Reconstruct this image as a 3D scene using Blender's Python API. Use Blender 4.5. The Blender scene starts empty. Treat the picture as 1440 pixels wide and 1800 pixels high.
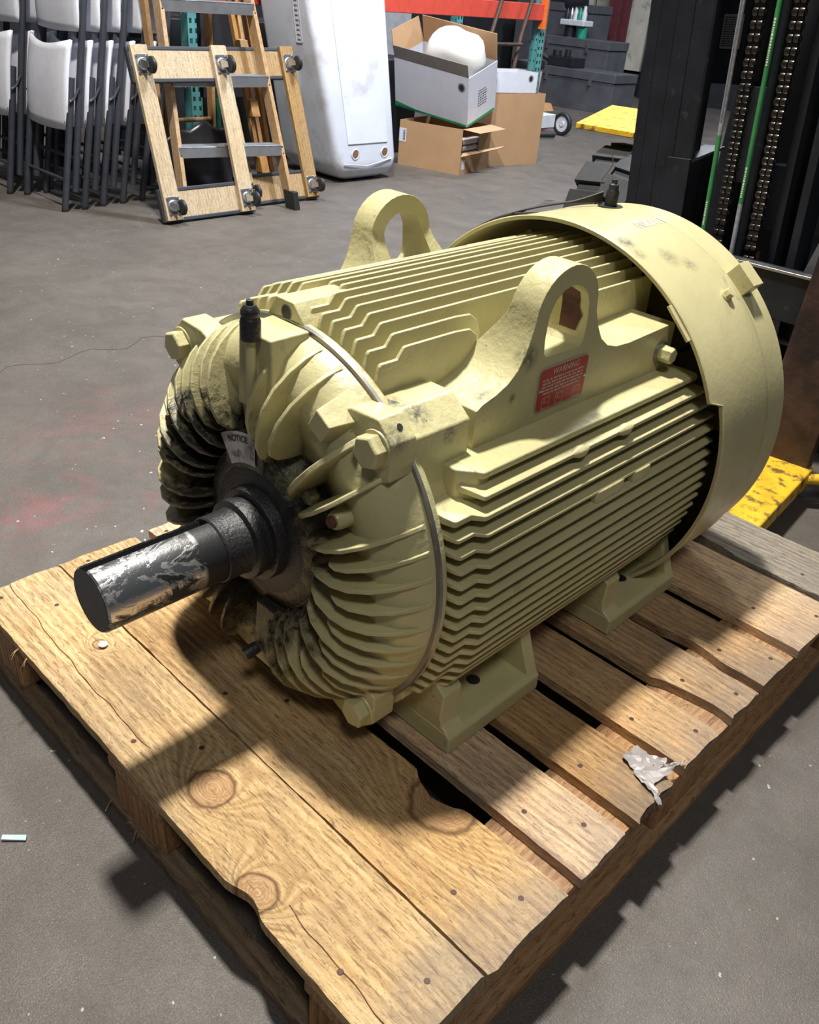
import bpy, bmesh, math, random
from mathutils import Vector, Matrix, noise
random.seed(7)
PI = math.pi
COL = bpy.context.scene.collection
scene = bpy.context.scene

# ------------------------------------------------------------------ camera
Rr = [(0.70641198, 0.70400046, 0.07324935),
      (0.41544583, -0.32861771, -0.84818345),
      (-0.57305051, 0.62959808, -0.52461354)]
cam_d = bpy.data.cameras.new('camera')
cam = bpy.data.objects.new('camera', cam_d)
COL.objects.link(cam)
cam_d.sensor_fit = 'HORIZONTAL'
cam_d.sensor_width = 36.0
cam_d.lens = 36.0 * 1499.35 / 1440.0
cam_d.clip_start = 0.02
m = Matrix.Identity(4)
for i in range(3):
    m[i][0] = Rr[0][i]; m[i][1] = -Rr[1][i]; m[i][2] = -Rr[2][i]
m.translation = Vector((0.807, 0.0, 1.07))
cam.matrix_world = m
scene.camera = cam

# ------------------------------------------------------------------ world
w = bpy.data.worlds.new('warehouse_air')
scene.world = w
w.use_nodes = True
w.node_tree.nodes['Background'].inputs[0].default_value = (0.66, 0.80, 1.0, 1)
w.node_tree.nodes['Background'].inputs[1].default_value = 0.042

# ------------------------------------------------------------------ lamps
def area(name, loc, target, sx, sy, power, color):
    d = bpy.data.lights.new(name, 'AREA'); d.shape = 'RECTANGLE'; d.size = sx; d.size_y = sy
    d.energy = power; d.color = color
    o = bpy.data.objects.new(name, d); COL.objects.link(o)
    o.location = loc
    o.rotation_euler = (Vector(target) - Vector(loc)).to_track_quat('-Z', 'Y').to_euler()
    return o
area('lamp_key', (-1.05, 1.08, 5.5), (0, 0.9, 0.3), 0.26, 0.42, 430, (1.0, 0.96, 0.88))
area('lamp_fill', (2.3, -0.9, 4.6), (0.1, 0.8, 0.3), 0.7, 0.7, 44, (1.0, 0.98, 0.92))
area('lamp_aisle', (-1.4, 3.9, 4.6), (-3.3, 3.6, 0.4), 0.5, 1.2, 290, (0.86, 0.92, 1.0))
area('lamp_far', (-3.0, 7.6, 4.6), (-4.2, 7.8, 0.2), 0.6, 1.2, 210, (0.86, 0.92, 1.0))

scene.view_settings.view_transform = 'Standard'
scene.view_settings.look = 'None'
scene.view_settings.gamma = 1.0
scene.view_settings.use_curve_mapping = False
scene.view_settings.exposure = 0.34

# ------------------------------------------------------------------ geometry helper
class G:
    def __init__(s): s.v = []; s.f = []
    def add(s, vs, fs):
        n = len(s.v); s.v += [tuple(v) for v in vs]; s.f += [tuple(i + n for i in f) for f in fs]; return s
    def merge(s, g): return s.add(g.v, g.f)
    def box(s, x0, x1, y0, y1, z0, z1):
        return s.add([(x0,y0,z0),(x1,y0,z0),(x1,y1,z0),(x0,y1,z0),(x0,y0,z1),(x1,y0,z1),(x1,y1,z1),(x0,y1,z1)],
                     [(0,3,2,1),(4,5,6,7),(0,1,5,4),(1,2,6,5),(2,3,7,6),(3,0,4,7)])
    def hexa(s, c):   # 8 corners: bottom 4 ccw, top 4 ccw
        return s.add(c, [(0,3,2,1),(4,5,6,7),(0,1,5,4),(1,2,6,5),(2,3,7,6),(3,0,4,7)])
    def prism(s, poly, axis, a, b):
        n = len(poly); vs = []
        for t in (a, b):
            for p in poly:
                q = list(p); q.insert(axis, t); vs.append(tuple(q))
        fs = [tuple(range(n)), tuple(range(2*n-1, n-1, -1))]
        for i in range(n): j = (i+1) % n; fs.append((j, i, n+i, n+j))
        return s.add(vs, fs)
    def tube(s, pts, r, n=10, cap=True):
        pts = [Vector(p) for p in pts]; rs = r if isinstance(r, (list, tuple)) else [r]*len(pts)
        up = None; base = len(s.v)
        for i, p in enumerate(pts):
            d = (pts[min(i+1, len(pts)-1)] - pts[max(i-1, 0)]).normalized()
            if up is None:
                up = Vector((0,0,1)) if abs(d.z) < .9 else Vector((1,0,0))
            a = d.cross(up).normalized(); b = a.cross(d).normalized(); up = b
            for k in range(n):
                t = 2*PI*k/n; s.v.append(tuple(p + (a*math.cos(t) + b*math.sin(t))*rs[i]))
        for i in range(len(pts)-1):
            for k in range(n):
                k2 = (k+1) % n; o = base + i*n
                s.f.append((o+k, o+k2, o+n+k2, o+n+k))
        if cap:
            s.f.append(tuple(base+k for k in range(n-1, -1, -1)))
            s.f.append(tuple(base+(len(pts)-1)*n+k for k in range(n)))
        return s
    def lathe(s, prof, n=64, axis=1, c=(0,0,0), closed=False, a0=0, a1=2*PI):
        # prof: (radius, along)
        full = abs(a1-a0-2*PI) < 1e-6; base = len(s.v); m_ = n if full else n+1
        for k in range(m_):
            t = a0 + (a1-a0)*k/n
            for r, h in prof:
                u, v = r*math.cos(t), r*math.sin(t)
                q = {0:(h,u,v), 1:(u,h,v), 2:(u,v,h)}[axis]
                s.v.append((q[0]+c[0], q[1]+c[1], q[2]+c[2]))
        L = len(prof)
        for k in range(n):
            k2 = (k+1) % m_
            rng = range(L if closed else L-1)
            for i in rng:
                j = (i+1) % L
                s.f.append((base+k*L+i, base+k*L+j, base+k2*L+j, base+k2*L+i))
        return s
    def hexnut(s, c, r, h, axis=1):
        pts = [(r*math.cos(PI/3*k+.3), r*math.sin(PI/3*k+.3)) for k in range(6)]
        r2 = [(p[0]*.88, p[1]*.88) for p in pts]
        vs = []
        for ring, t in ((pts, 0), (pts, -h*.86), (r2, -h)):
            for p in ring:
                q = list(p); q.insert(axis, t)
                vs.append((q[0]+c[0], q[1]+c[1], q[2]+c[2]))
        fs = [tuple(range(6)), tuple(range(17, 11, -1))]
        for l in (0, 6):
            for i in range(6): j = (i+1) % 6; fs.append((l+j, l+i, l+6+i, l+6+j))
        return s.add(vs, fs)
    def xf(s, M): s.v = [tuple(M @ Vector(v)) for v in s.v]; return s

OFF = {}
def thing(name, label, cat, loc=(0,0,0), rot=(0,0,0), group=None, local=False):
    o = bpy.data.objects.new(name, None); COL.objects.link(o)
    o.empty_display_size = .05
    o.location = loc; o.rotation_euler = rot
    o['label'] = label; o['category'] = cat
    if group: o['group'] = group
    OFF[o.name] = Vector((0,0,0)) if local else Vector(loc)
    return o
def obj(name, g, mat, parent=None, bevel=0, smooth=True, label=None, kind=None, seg=2, angle=35, fix=True):
    me = bpy.data.meshes.new(name)
    if parent is not None:
        r = parent
        while r.parent: r = r.parent
        off = OFF.get(r.name, Vector((0,0,0)))
    else: off = Vector((0,0,0))
    vs = [Vector(v) - off for v in g.v]
    if parent is None and kind != 'structure':
        lo = Vector([min(v[i] for v in vs) for i in range(3)]); hi = Vector([max(v[i] for v in vs) for i in range(3)])
        org = Vector(((lo.x+hi.x)/2, (lo.y+hi.y)/2, lo.z)); vs = [v - org for v in vs]
    else: org = None
    me.from_pydata([tuple(v) for v in vs], [], g.f)
    if fix:
        bm = bmesh.new(); bm.from_mesh(me); bmesh.ops.recalc_face_normals(bm, faces=bm.faces); bm.to_mesh(me); bm.free()
    me.materials.append(mat)
    if smooth:
        for p in me.polygons: p.use_smooth = True
        me.set_sharp_from_angle(angle=math.radians(angle))
    o = bpy.data.objects.new(name, me); COL.objects.link(o)
    if org is not None: o.location = org
    if parent is not None: o.parent = parent
    if bevel:
        b = o.modifiers.new('bevel', 'BEVEL'); b.width = bevel; b.segments = seg
        b.limit_method = 'ANGLE'; b.angle_limit = math.radians(32)
        if smooth: b.harden_normals = True
    if label: o['label'] = label
    if kind: o['kind'] = kind
    return o
def tag(o, label, cat, group=None):
    o['label'] = label; o['category'] = cat
    if group: o['group'] = group
    return o
def dup(root, loc, rot=None, label=None):
    def cp(o, par):
        c = o.copy(); COL.objects.link(c)
        if par: c.parent = par
        for ch in list(o.children): cp(ch, c)
        return c
    r = cp(root, None); r.location = loc
    if rot: r.rotation_euler = rot
    if label: r['label'] = label
    return r
def clone(o, parent, loc=(0,0,0), rot=None, scale=None):
    c = o.copy(); COL.objects.link(c); c.parent = parent; c.location = loc
    if rot: c.rotation_euler = rot
    if scale: c.scale = scale
    return c

# ------------------------------------------------------------------ materials
class N:
    def __init__(s, name):
        s.m = bpy.data.materials.new(name); s.m.use_nodes = True; s.t = s.m.node_tree
        s.b = s.t.nodes['Principled BSDF']
    def n(s, typ, **k):
        x = s.t.nodes.new(typ)
        for a, v in k.items(): setattr(x, a, v)
        return x
    def l(s, a, b): s.t.links.new(a, b)
    def val(s, x, sock):
        if isinstance(x, (int, float)): sock.default_value = x
        elif isinstance(x, (tuple, list)): sock.default_value = tuple(x) + ((1,) if len(x) == 3 and sock.type == 'RGBA' else ())
        else: s.l(x, sock)
    def math(s, op, a, b=0, c=None):
        x = s.n('ShaderNodeMath', operation=op); s.val(a, x.inputs[0]); s.val(b, x.inputs[1])
        if c is not None: s.val(c, x.inputs[2])
        return x.outputs[0]
    def vmath(s, op, a, b=(0,0,0)):
        x = s.n('ShaderNodeVectorMath', operation=op); s.val(a, x.inputs[0]); s.val(b, x.inputs[1]); return x.outputs[0] if op != 'LENGTH' else x.outputs[1]
    def coord(s, which='Object'): return s.n('ShaderNodeTexCoord').outputs[which]
    def noise(s, vec, scale, detail=4, rough=.55, dist=0):
        x = s.n('ShaderNodeTexNoise'); s.l(vec, x.inputs['Vector']); x.inputs['Scale'].default_value = scale
        x.inputs['Detail'].default_value = detail; x.inputs['Roughness'].default_value = rough; x.inputs['Distortion'].default_value = dist
        return x.outputs['Fac']
    def ramp(s, fac, lo, hi, a=0.0, b=1.0):
        x = s.n('ShaderNodeMapRange'); s.val(fac, x.inputs[0])
        for i, v in enumerate((lo, hi, a, b)): x.inputs[i+1].default_value = v
        return x.outputs[0]
    def mix(s, fac, a, b):
        x = s.n('ShaderNodeMix', data_type='RGBA'); s.val(fac, x.inputs[0]); s.val(a, x.inputs[6]); s.val(b, x.inputs[7]); return x.outputs[2]
    def bump(s, h, strength=.3, dist=.01):
        x = s.n('ShaderNodeBump'); x.inputs['Strength'].default_value = strength; x.inputs['Distance'].default_value = dist
        s.l(h, x.inputs['Height']); s.l(x.outputs[0], s.b.inputs['Normal'])
    def set(s, color=None, rough=None, metal=None, spec=None, coat=None):
        for nm, v in (('Base Color', color), ('Roughness', rough), ('Metallic', metal), ('Specular IOR Level', spec), ('Coat Weight', coat)):
            if v is not None: s.val(v, s.b.inputs[nm])
        return s.m

def plain(name, c, rough=.5, metal=0, var=.12, bump=0, scale=20, spec=None, dirt=None):
    M = N(name); co = M.coord()
    f = M.noise(co, scale, 5)
    dark = tuple(x*(1-var) for x in c); light = tuple(min(1, x*(1+var)) for x in c)
    col = M.mix(M.ramp(f, .3, .7), dark, light)
    if dirt:
        d = M.ramp(M.noise(co, dirt[1], 6, .65), dirt[2], dirt[2]+.12)
        col = M.mix(M.math('MULTIPLY', d, dirt[3] if len(dirt) > 3 else .8), col, dirt[0])
    if bump: M.bump(M.noise(co, scale*6, 4), bump, .003)
    return M.set(col, rough, metal, spec)

CREAM = (0.525, 0.478, 0.255)
def cream(name, grime=False, scuff=.70, c=CREAM, spots=(), bumpy=.4):
    M = N(name); co = M.coord()
    big = M.noise(co, 7, 3)
    col = M.mix(M.ramp(big, .3, .7), tuple(x*.9 for x in c), tuple(x*1.07 for x in c))
    chip = M.ramp(M.noise(co, 55, 6, .7), scuff-.03, scuff)
    col = M.mix(M.math('MULTIPLY', chip, .85), col, (.06, .05, .045))
    smear = M.ramp(M.noise(co, 16, 6, .7, .8), .62, .72)
    col = M.mix(M.math('MULTIPLY', smear, .5), col, (.20, .18, .16))
    for (x, y, z, rr, st) in spots:                          # black rub marks left by slings and handling
        dd = M.vmath('LENGTH', M.vmath('SUBTRACT', co, (x, y, z)))
        f = M.math('MULTIPLY', M.ramp(dd, rr, rr*.25, 0, 1), M.ramp(M.noise(co, 120, 5, .75, .5), .36, .56))
        col = M.mix(M.math('MULTIPLY', f, st), col, (.045, .045, .055))
    rough = M.ramp(M.noise(co, 40, 3), .3, .7, .28, .42)
    if grime:
        sep = M.n('ShaderNodeSeparateXYZ'); M.l(co, sep.inputs[0])
        dz = M.math('SUBTRACT', sep.outputs[2], .279)
        r = M.math('SQRT', M.math('ADD', M.math('MULTIPLY', sep.outputs[0], sep.outputs[0]), M.math('MULTIPLY', dz, dz)))
        side = M.math('MULTIPLY', M.ramp(sep.outputs[0], -.11, .05, 1, 0), .055)
        low = M.math('MULTIPLY', M.ramp(dz, -.20, -.04, 1, 0), .055)
        high = M.math('MULTIPLY', M.ramp(dz, .10, .20, 1, 0), .0)
        nz = M.math('MULTIPLY', M.math('SUBTRACT', M.noise(co, 14, 6, .7, .5), .5), .20)
        d = M.math('SUBTRACT', M.math('ADD', M.math('ADD', r, nz), high), M.math('ADD', side, low))
        g = M.ramp(d, .130, .160, 1, 0)
        streak = M.ramp(M.noise(co, 38, 6, .75, 1.0), .40, .60)
        g = M.math('MULTIPLY', g, M.math('ADD', M.math('MULTIPLY', streak, .6), .4))
        g = M.math('MAXIMUM', g, M.math('MULTIPLY', M.ramp(d, .095, .125, 1, 0), .93))
        soft = M.math('MULTIPLY', M.ramp(d, .12, .23, 1, 0), .6)
        col = M.mix(soft, col, (.15, .125, .06))
        col = M.mix(g, col, (.006, .006, .007))
        gr = M.math('SUBTRACT', rough, M.math('MULTIPLY', g, .06))
        rough = gr
        h = M.math('ADD', M.noise(co, 90, 4), M.math('MULTIPLY', M.math('MULTIPLY', g, M.noise(co, 60, 5, .7)), 3))
        M.bump(h, .35, .003)
    else:
        M.bump(M.math('ADD', M.noise(co, 110, 4), M.math('MULTIPLY', M.noise(co, 38, 4, .6), 1.2)), bumpy, .003)
    return M.set(col, rough, 0, .5)

def wood(name, light=(.66,.47,.25), dark=(.36,.22,.11), gray=.35, knots=(), axis=0, rough=.75, fine=1.0, graycol=(.30,.27,.24)):
    M = N(name); co = M.coord()
    oi = M.n('ShaderNodeObjectInfo')
    off = M.math('MULTIPLY', oi.outputs['Random'], 37.0)
    comb = M.n('ShaderNodeCombineXYZ'); M.l(off, comb.inputs[0]); M.l(off, comb.inputs[1]); M.l(off, comb.inputs[2])
    sc = [1.0, 1.0, 1.0]
    stretch = [9, 9, 9]; stretch[axis] = .8
    warp = co
    ringf = None
    for kx, ky, kr in knots:
        dv = M.vmath('SUBTRACT', co, (kx, ky, 0))
        dv = M.vmath('MULTIPLY', dv, (.75, 1.0, 0))
        dist = M.vmath('LENGTH', dv)
        f = M.ramp(dist, 0, kr, 1, 0)
        ringf = f if ringf is None else M.math('MAXIMUM', ringf, f)
    v = M.vmath('MULTIPLY', M.vmath('ADD', warp, comb.outputs[0]), tuple(stretch))
    if ringf is not None:
        cb = M.n('ShaderNodeCombineXYZ'); k = M.math('MULTIPLY', M.math('MULTIPLY', ringf, ringf), 1.1)
        M.l(k, cb.inputs[0 if axis == 1 else 1]); v = M.vmath('ADD', v, cb.outputs[0])
    g1 = M.noise(v, 3.0, 5, .6, .8)
    fine_n = M.noise(M.vmath('MULTIPLY', v, (1.0, 1, 1)), 26*fine, 4, .65)
    speck = M.noise(co, 260*fine, 3, .7)
    # growth bands
    wv = M.n('ShaderNodeTexWave', wave_type='BANDS', bands_direction={0:'Y',1:'X',2:'X'}[axis])
    M.l(v, wv.inputs['Vector']); wv.inputs['Scale'].default_value = 2.6*fine; wv.inputs['Distortion'].default_value = 7; wv.inputs['Detail'].default_value = 3
    wv.inputs['Detail Scale'].default_value = .7
    rough_n = M.noise(M.vmath('MULTIPLY', co, (55, 160, 100) if axis == 0 else ((160, 55, 100) if axis == 1 else (160, 160, 55))), 1.0, 5, .75, .4)
    a = M.math('ADD', M.math('MULTIPLY', g1, .50), M.math('MULTIPLY', wv.outputs['Fac'], .13))
    a = M.math('ADD', a, M.math('MULTIPLY', fine_n, .32))
    a = M.math('ADD', a, M.math('MULTIPLY', rough_n, .22))
    fac = M.ramp(a, .42, .74)
    col = M.mix(fac, dark, light)
    big = M.noise(M.vmath('ADD', co, comb.outputs[0]), 5.5, 4, .6)
    col = M.mix(M.math('MULTIPLY', M.ramp(big, .46, .70), gray), col, graycol)
    warm = M.ramp(M.noise(M.vmath('ADD', co, comb.outputs[0]), 3.1, 2), .45, .7)
    col = M.mix(M.math('MULTIPLY', warm, .35), col, (light[0]*.95, light[1]*.80, light[2]*.5))
    col = M.mix(M.math('MULTIPLY', M.ramp(speck, .58, .70), .5), col, (.12, .075, .04))
    dsc = [330, 330, 330]; dsc[axis] = 38
    dash = M.noise(M.vmath('MULTIPLY', co, tuple(dsc)), 1.0, 3, .6, .8)
    col = M.mix(M.math('MULTIPLY', M.ramp(dash, .53, .64), .7), col, (dark[0]*.5, dark[1]*.5, dark[2]*.5))
    if axis == 0 and gray > .2:
        sx = M.n('ShaderNodeSeparateXYZ'); M.l(co, sx.inputs[0])
        wx = M.math('ADD', sx.outputs[0], M.math('MULTIPLY', M.math('SUBTRACT', M.noise(co, 14, 6, .75), .5), .30))
        col = M.mix(M.math('MULTIPLY', M.ramp(wx, .40, .50), .55), col, (.24, .20, .165))
        blot = M.ramp(M.noise(M.vmath('ADD', co, comb.outputs[0]), 11, 6, .75), .58, .70)
        col = M.mix(M.math('MULTIPLY', blot, .5), col, (dark[0]*.75, dark[1]*.8, dark[2]*.9))
    # random tint
    hsv = M.n('ShaderNodeHueSaturation'); M.l(col, hsv.inputs['Color'])
    M.l(M.ramp(oi.outputs['Random'], 0, 1, .74, 1.08), hsv.inputs['Value'])
    M.l(M.ramp(oi.outputs['Random'], 0, 1, 1.05, .85), hsv.inputs['Saturation'])
    col = hsv.outputs[0]
    for kx, ky, kr in knots:
        dv = M.vmath('MULTIPLY', M.vmath('SUBTRACT', co, (kx, ky, 0)), (1.0, 1.15, 0))
        wob = M.math('MULTIPLY', M.math('SUBTRACT', M.noise(co, 30, 3), .5), kr*.2)
        dist = M.math('ADD', M.vmath('LENGTH', dv), wob)
        inner = M.math('MULTIPLY', M.ramp(dist, kr*.40, kr*.33, 0, 1), M.math('ADD', .55, M.math('MULTIPLY', M.math('SINE', M.math('MULTIPLY', dist, 1400)), .3)))
        rim = M.math('MULTIPLY', M.ramp(dist, kr*.46, kr*.40, 0, 1), M.ramp(dist, kr*.34, kr*.38, 0, 1))
        col = M.mix(M.math('MULTIPLY', inner, .8), col, M.mix(M.noise(co, 90, 4), (.30,.15,.08), (.50,.28,.16)))
        col = M.mix(M.math('MULTIPLY', rim, .8), col, (.14,.07,.035))
    h = M.math('ADD', M.math('MULTIPLY', fine_n, .8), M.math('ADD', M.math('MULTIPLY', speck, .7), M.math('MULTIPLY', rough_n, 1.3)))
    M.bump(h, .7, .004)
    return M.set(col, rough, 0, .2)

def concrete():
    M = N('concrete_floor'); co = M.coord()
    a = M.noise(co, 1.1, 5, .6); b = M.noise(co, 9, 6, .7); c = M.noise(co, 170, 3, .8)
    col = M.mix(M.ramp(a, .3, .7), (.080, .068, .059), (.128, .113, .101))
    col = M.mix(M.math('MULTIPLY', M.ramp(b, .35, .75), .55), col, (.045, .037, .030))
    col = M.mix(M.math('MULTIPLY', M.ramp(c, .35, .65), .30), col, (.165, .147, .128))
    col = M.mix(M.math('MULTIPLY', M.ramp(M.noise(co, 60, 2, .5), .72, .75), .8), col, (.55, .53, .5))
    col = M.mix(M.math('MULTIPLY', M.ramp(M.noise(co, 3.1, 6, .7, 1.0), .60, .70), .35), col, (.09, .082, .08))
    # red paint overspray
    for (x, y, r, s) in ((-.93, .69, .30, .75), (-1.2, .97, .34, .55), (-.86, .52, .2, .6), (-.82, .80, .16, .45)):
        dd = M.vmath('LENGTH', M.vmath('MULTIPLY', M.vmath('SUBTRACT', co, (x, y, 0)), (1.0, 1.0, 1)))
        f = M.math('MULTIPLY', M.ramp(dd, r, r*.15), M.ramp(M.noise(co, 7, 6, .7, .8), .47, .66))
        col = M.mix(M.math('MULTIPLY', f, s*.42), col, (.30, .045, .06))
    h = M.math('ADD', M.math('MULTIPLY', b, .7), M.math('MULTIPLY', c, .35))
    sp = M.noise(co, 420, 2, .6)
    col = M.mix(M.math('MULTIPLY', M.ramp(sp, .55, .68), .55), col, (.24, .22, .20))
    blot = M.ramp(M.noise(co, 4.5, 7, .75, .5), .40, .62)
    col = M.mix(M.math('MULTIPLY', blot, .35), col, (.042, .034, .028))
    M.bump(M.math('ADD', h, M.math('MULTIPLY', sp, .5)), .55, .004)
    return M.set(col, M.ramp(b, .3, .7, .42, .6), 0, .45)

m_floor = concrete()
SPOTS = ((.166,-.244,.514,.021,.9), (.199,-.230,.511,.024,.85), (.215,-.285,.498,.022,.7), (.222,-.195,.477,.014,.95), (.212,-.105,.532,.020,.85), (.218,-.055,.541,.022,.95), (.207,-.124,.508,.016,.8), (.205,-.045,.650,.014,.6), (.218,-.080,.494,.010,.7))
m_cream = cream('cream_enamel', spots=SPOTS)
m_creamfin = cream('cream_enamel_fins', scuff=.72)
m_bell = cream('cream_enamel_greasy', grime=True)
CSPOTS = ((.100,.327,.612,.022,.9), (.130,.322,.600,.018,.5), (.150,.385,.592,.026,.55), (.173,.418,.580,.02,.45), (-.114,.402,.611,.02,.6))
m_cover = cream('cream_sheet_paint', scuff=.74, bumpy=.12, c=(.52, .47, .255), spots=CSPOTS)
m_bare = plain('machined_edge', (.30, .29, .27), .35, .7, .2)
m_black = plain('black_grease_paint', (.022, .022, .024), .42, 0, .3, .5, 40)
m_inner = plain('dark_recess_shade', (.03, .028, .024), .7)  # shade inside the fan cover, put into the colour of bracket and fan
m_rust = plain('rusty_red_iron', (.10, .03, .022), .7, 0, .3, .4)
m_steel = plain('zinc_steel', (.62, .63, .66), .28, .95, .1)
m_alu = plain('aluminium_tread', (.55, .57, .62), .33, .85, .12)
m_red = plain('red_label', (.42, .022, .018), .4, 0, .1)
m_labeledge = plain('label_grey_edge', (.42, .38, .34), .4, .3)
m_white = plain('white_print', (.62, .58, .52), .5)
m_stick = plain('white_sticker', (.55, .56, .56), .45, 0, .15, 0, 30, None, ((.02,.02,.02), 28, .50, .9))
m_ink = plain('black_ink', (.02, .02, .022), .5)
m_marker = plain('white_paint_marker', (.85, .83, .70), .6)

def shaft_mat():
    M = N('polished_shaft_steel'); co = M.coord()
    g = M.noise(M.vmath('MULTIPLY', co, (1, .6, 1)), 22, 6, .72, .6)
    sep = M.n('ShaderNodeSeparateXYZ'); M.l(co, sep.inputs[0])
    band = M.math('MULTIPLY', M.ramp(sep.outputs[1], -.47, -.42, 0, 1), M.ramp(sep.outputs[1], -.42, -.41, 1, 0))
    f = M.ramp(M.math('ADD', g, M.math('MULTIPLY', M.ramp(sep.outputs[1], -.52, -.43, 0, .0), 1)), .50, .58)
    paint = M.ramp(sep.outputs[1], -.432, -.425)
    zl = M.ramp(sep.outputs[2], .245, .285, .12, 0)
    f = M.ramp(M.math('ADD', g, zl), .50, .57)
    f = M.math('MAXIMUM', f, paint)
    tan = M.ramp(M.noise(co, 17, 4), .55, .65)
    base = M.mix(M.math('MULTIPLY', tan, .5), (.62, .61, .61), (.45, .36, .30))
    col = M.mix(f, base, (.018, .018, .02))
    M.bump(M.math('ADD', M.noise(co, 160, 3), M.math('MULTIPLY', f, 1.5)), .18, .002)
    return M.set(col, M.ramp(f, 0, 1, .2, .45), M.ramp(f, 0, 1, .95, .0), .5)
m_shaft = shaft_mat()

# --------------------------------------------------------------- structure
g = G()
nx, ny = 1, 1
g.add([(-9,-3,0),(4,-3,0),(4,13,0),(-9,13,0),(-9,-3,-.1),(4,-3,-.1),(4,13,-.1),(-9,13,-.1)],
      [(0,1,2,3),(4,7,6,5),(0,4,5,1),(1,5,6,2),(2,6,7,3),(3,7,4,0)])
obj('floor', g, m_floor, kind='structure', smooth=False)
m_wall = plain('dark_block_wall', (.012, .013, .018), .8, 0, .4, .3, 6)
m_beige = plain('beige_wall_panel', (.50, .47, .40), .7, 0, .15, .2, 4, None, ((.12,.10,.08), 6, .55, .6))
obj('wall_left', G().box(-7.6, -7.45, -3, 13, 0, 3.2), m_wall, kind='structure', smooth=False)
wb = obj('wall_back', G().box(-7.45, 4, 11.4, 11.55, 0, 3.2), m_wall, kind='structure', smooth=False)
for a, b in ((-7.2, -6.95), (-6.9, -6.68), (-6.40, -6.05), (-6.0, -5.75)):
    obj('wall_panel', G().box(a, b, 11.34, 11.4, .30, 3.0), m_beige, wb, bevel=.004)
# concrete joint / crack
def crack(name, pts, wid):
    g = G(); L = []; Rr_ = []
    for i, p in enumerate(pts):
        q = Vector((p[0], p[1], .0006)); d = Vector((pts[min(i+1, len(pts)-1)][0]-pts[max(i-1,0)][0], pts[min(i+1, len(pts)-1)][1]-pts[max(i-1,0)][1], 0)).normalized()
        nrm = Vector((-d.y, d.x, 0)); ww = wid*random.uniform(.5, 1.3)*(.25 if i in (0, len(pts)-1) else 1)
        L.append(q+nrm*ww); Rr_.append(q-nrm*ww)
    g.v = [tuple(v) for v in L+Rr_]; n = len(L)
    g.f = [(i, i+1, n+i+1, n+i) for i in range(n-1)]
    o = obj(name, g, m_crackm, fl, smooth=False)
    return o
fl = bpy.data.objects['floor']; OFF['floor'] = Vector((0,0,0))
m_crackm = plain('crack_dark', (.05, .045, .042), .9)  # even dark colour of the flat strips that draw the cracks
pts = [(-1.68 + .03*math.sin(i*1.3) + random.uniform(-.012, .012), .55 + i*.045) for i in range(44)]
crack('crack', pts, .0018)
crack('crack', [(-1.2 + i*.05 + random.uniform(-.01,.01), 3.4 + .02*math.sin(i) + i*.012) for i in range(16)], .002)

# --------------------------------------------------------------- pallet
KN1 = ((.118+.0, .41, .085),)
def plank(x0, x1, y0, y1, z0, z1, rough=.0012, seed=0, groove=None, notch=None, nx=90, endj=.004):
    """board along x with sawn irregular edges, optional crack groove and edge bite"""
    rnd = random.Random(seed); g = G()
    def nz(a, b): return noise.noise(Vector((a*9, b*7+seed*3.1, seed*1.7)))
    ys = [0, .08, .3, .5, .7, .92, 1]
    rows = []
    for i in range(nx+1):
        u = i/nx; x = x0 + (x1-x0)*u
        ya = y0 + rough*.9*nz(x*.7, 0) + rough*.8*nz(x*6, 4); yb = y1 + rough*.9*nz(x*.7, 9) + rough*.8*nz(x*6, 7)
        if notch:
            nxc, nr, nd, side = notch[:4]
            t = max(0, 1-abs(x-nxc)/nr)
            sh = nd*(t**.55 if t > 0 else 0)
            if side > 0: yb -= sh
            else: ya += sh
        Y = [ya + (yb-ya)*t for t in ys]
        Z = [z1 - .0018, z1, z1, z1, z1, z1, z1 - .0018]
        if groove:
            yc, dep = groove(x)
            # replace middle row by a V groove
            Y = [ya, ya+.004, yc-.0008, yc, yc+.0008, (yc+yb)/2, yb-.004, yb]
            Z = [z1-.0018, z1, z1-.0002, z1-dep, z1-.0002, z1, z1, z1-.0018]
        rows.append((x, Y, Z))
    m_ = len(rows[0][1])
    for i, (x, Y, Z) in enumerate(rows):
        for j, (y, z) in enumerate(zip(Y, Z)):
            xx = x
            if i == 0: xx += endj*nz(j*3.3, 1)*.8
            if i == nx: xx += endj*nz(j*2.9, 5)*1.0
            if i in (0, nx): z -= .0015
            g.v.append((xx, y, z))
        g.v.append((x, Y[-1], z0)); g.v.append((x, Y[0], z0))
    w_ = m_+2
    for i in range(nx):
        for j in range(w_):
            k = (j+1) % w_
            g.f.append((i*w_+j, (i+1)*w_+j, (i+1)*w_+k, i*w_+k))
    g.f.append(tuple(range(w_))); g.f.append(tuple(nx*w_+j for j in range(w_-1, -1, -1)))
    return g
PL = Vector((.03, 1.0, 0))
pallet = thing('wooden_pallet', 'weathered wooden shipping pallet carrying the cream electric motor', 'pallet', PL)
wd_a = wood('pine_deck_wood', light=(.80,.54,.28), dark=(.36,.20,.10), gray=.5)
wd_1 = wood('pine_deck_wood_knotty', knots=((.12-.03, .41-1.0, .085), (.285-.03, .362-1.0, .07), (-.235-.03, .44-1.0, .03)), light=(.86,.60,.29), dark=(.40,.235,.10), gray=.35)
wd_2 = wood('pine_deck_wood_burl', knots=((.345-.03, .622-1.0, .12),), light=(.80,.53,.23), dark=(.34,.185,.07), gray=.35)
wd_s = wood('pine_stringer_wood', axis=1, light=(.62,.38,.20), dark=(.34,.18,.09), gray=.15)
wd_b = wood('pine_block_wood', axis=2, light=(.58,.32,.13), dark=(.20,.09,.035), gray=.1, fine=.8)
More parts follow.
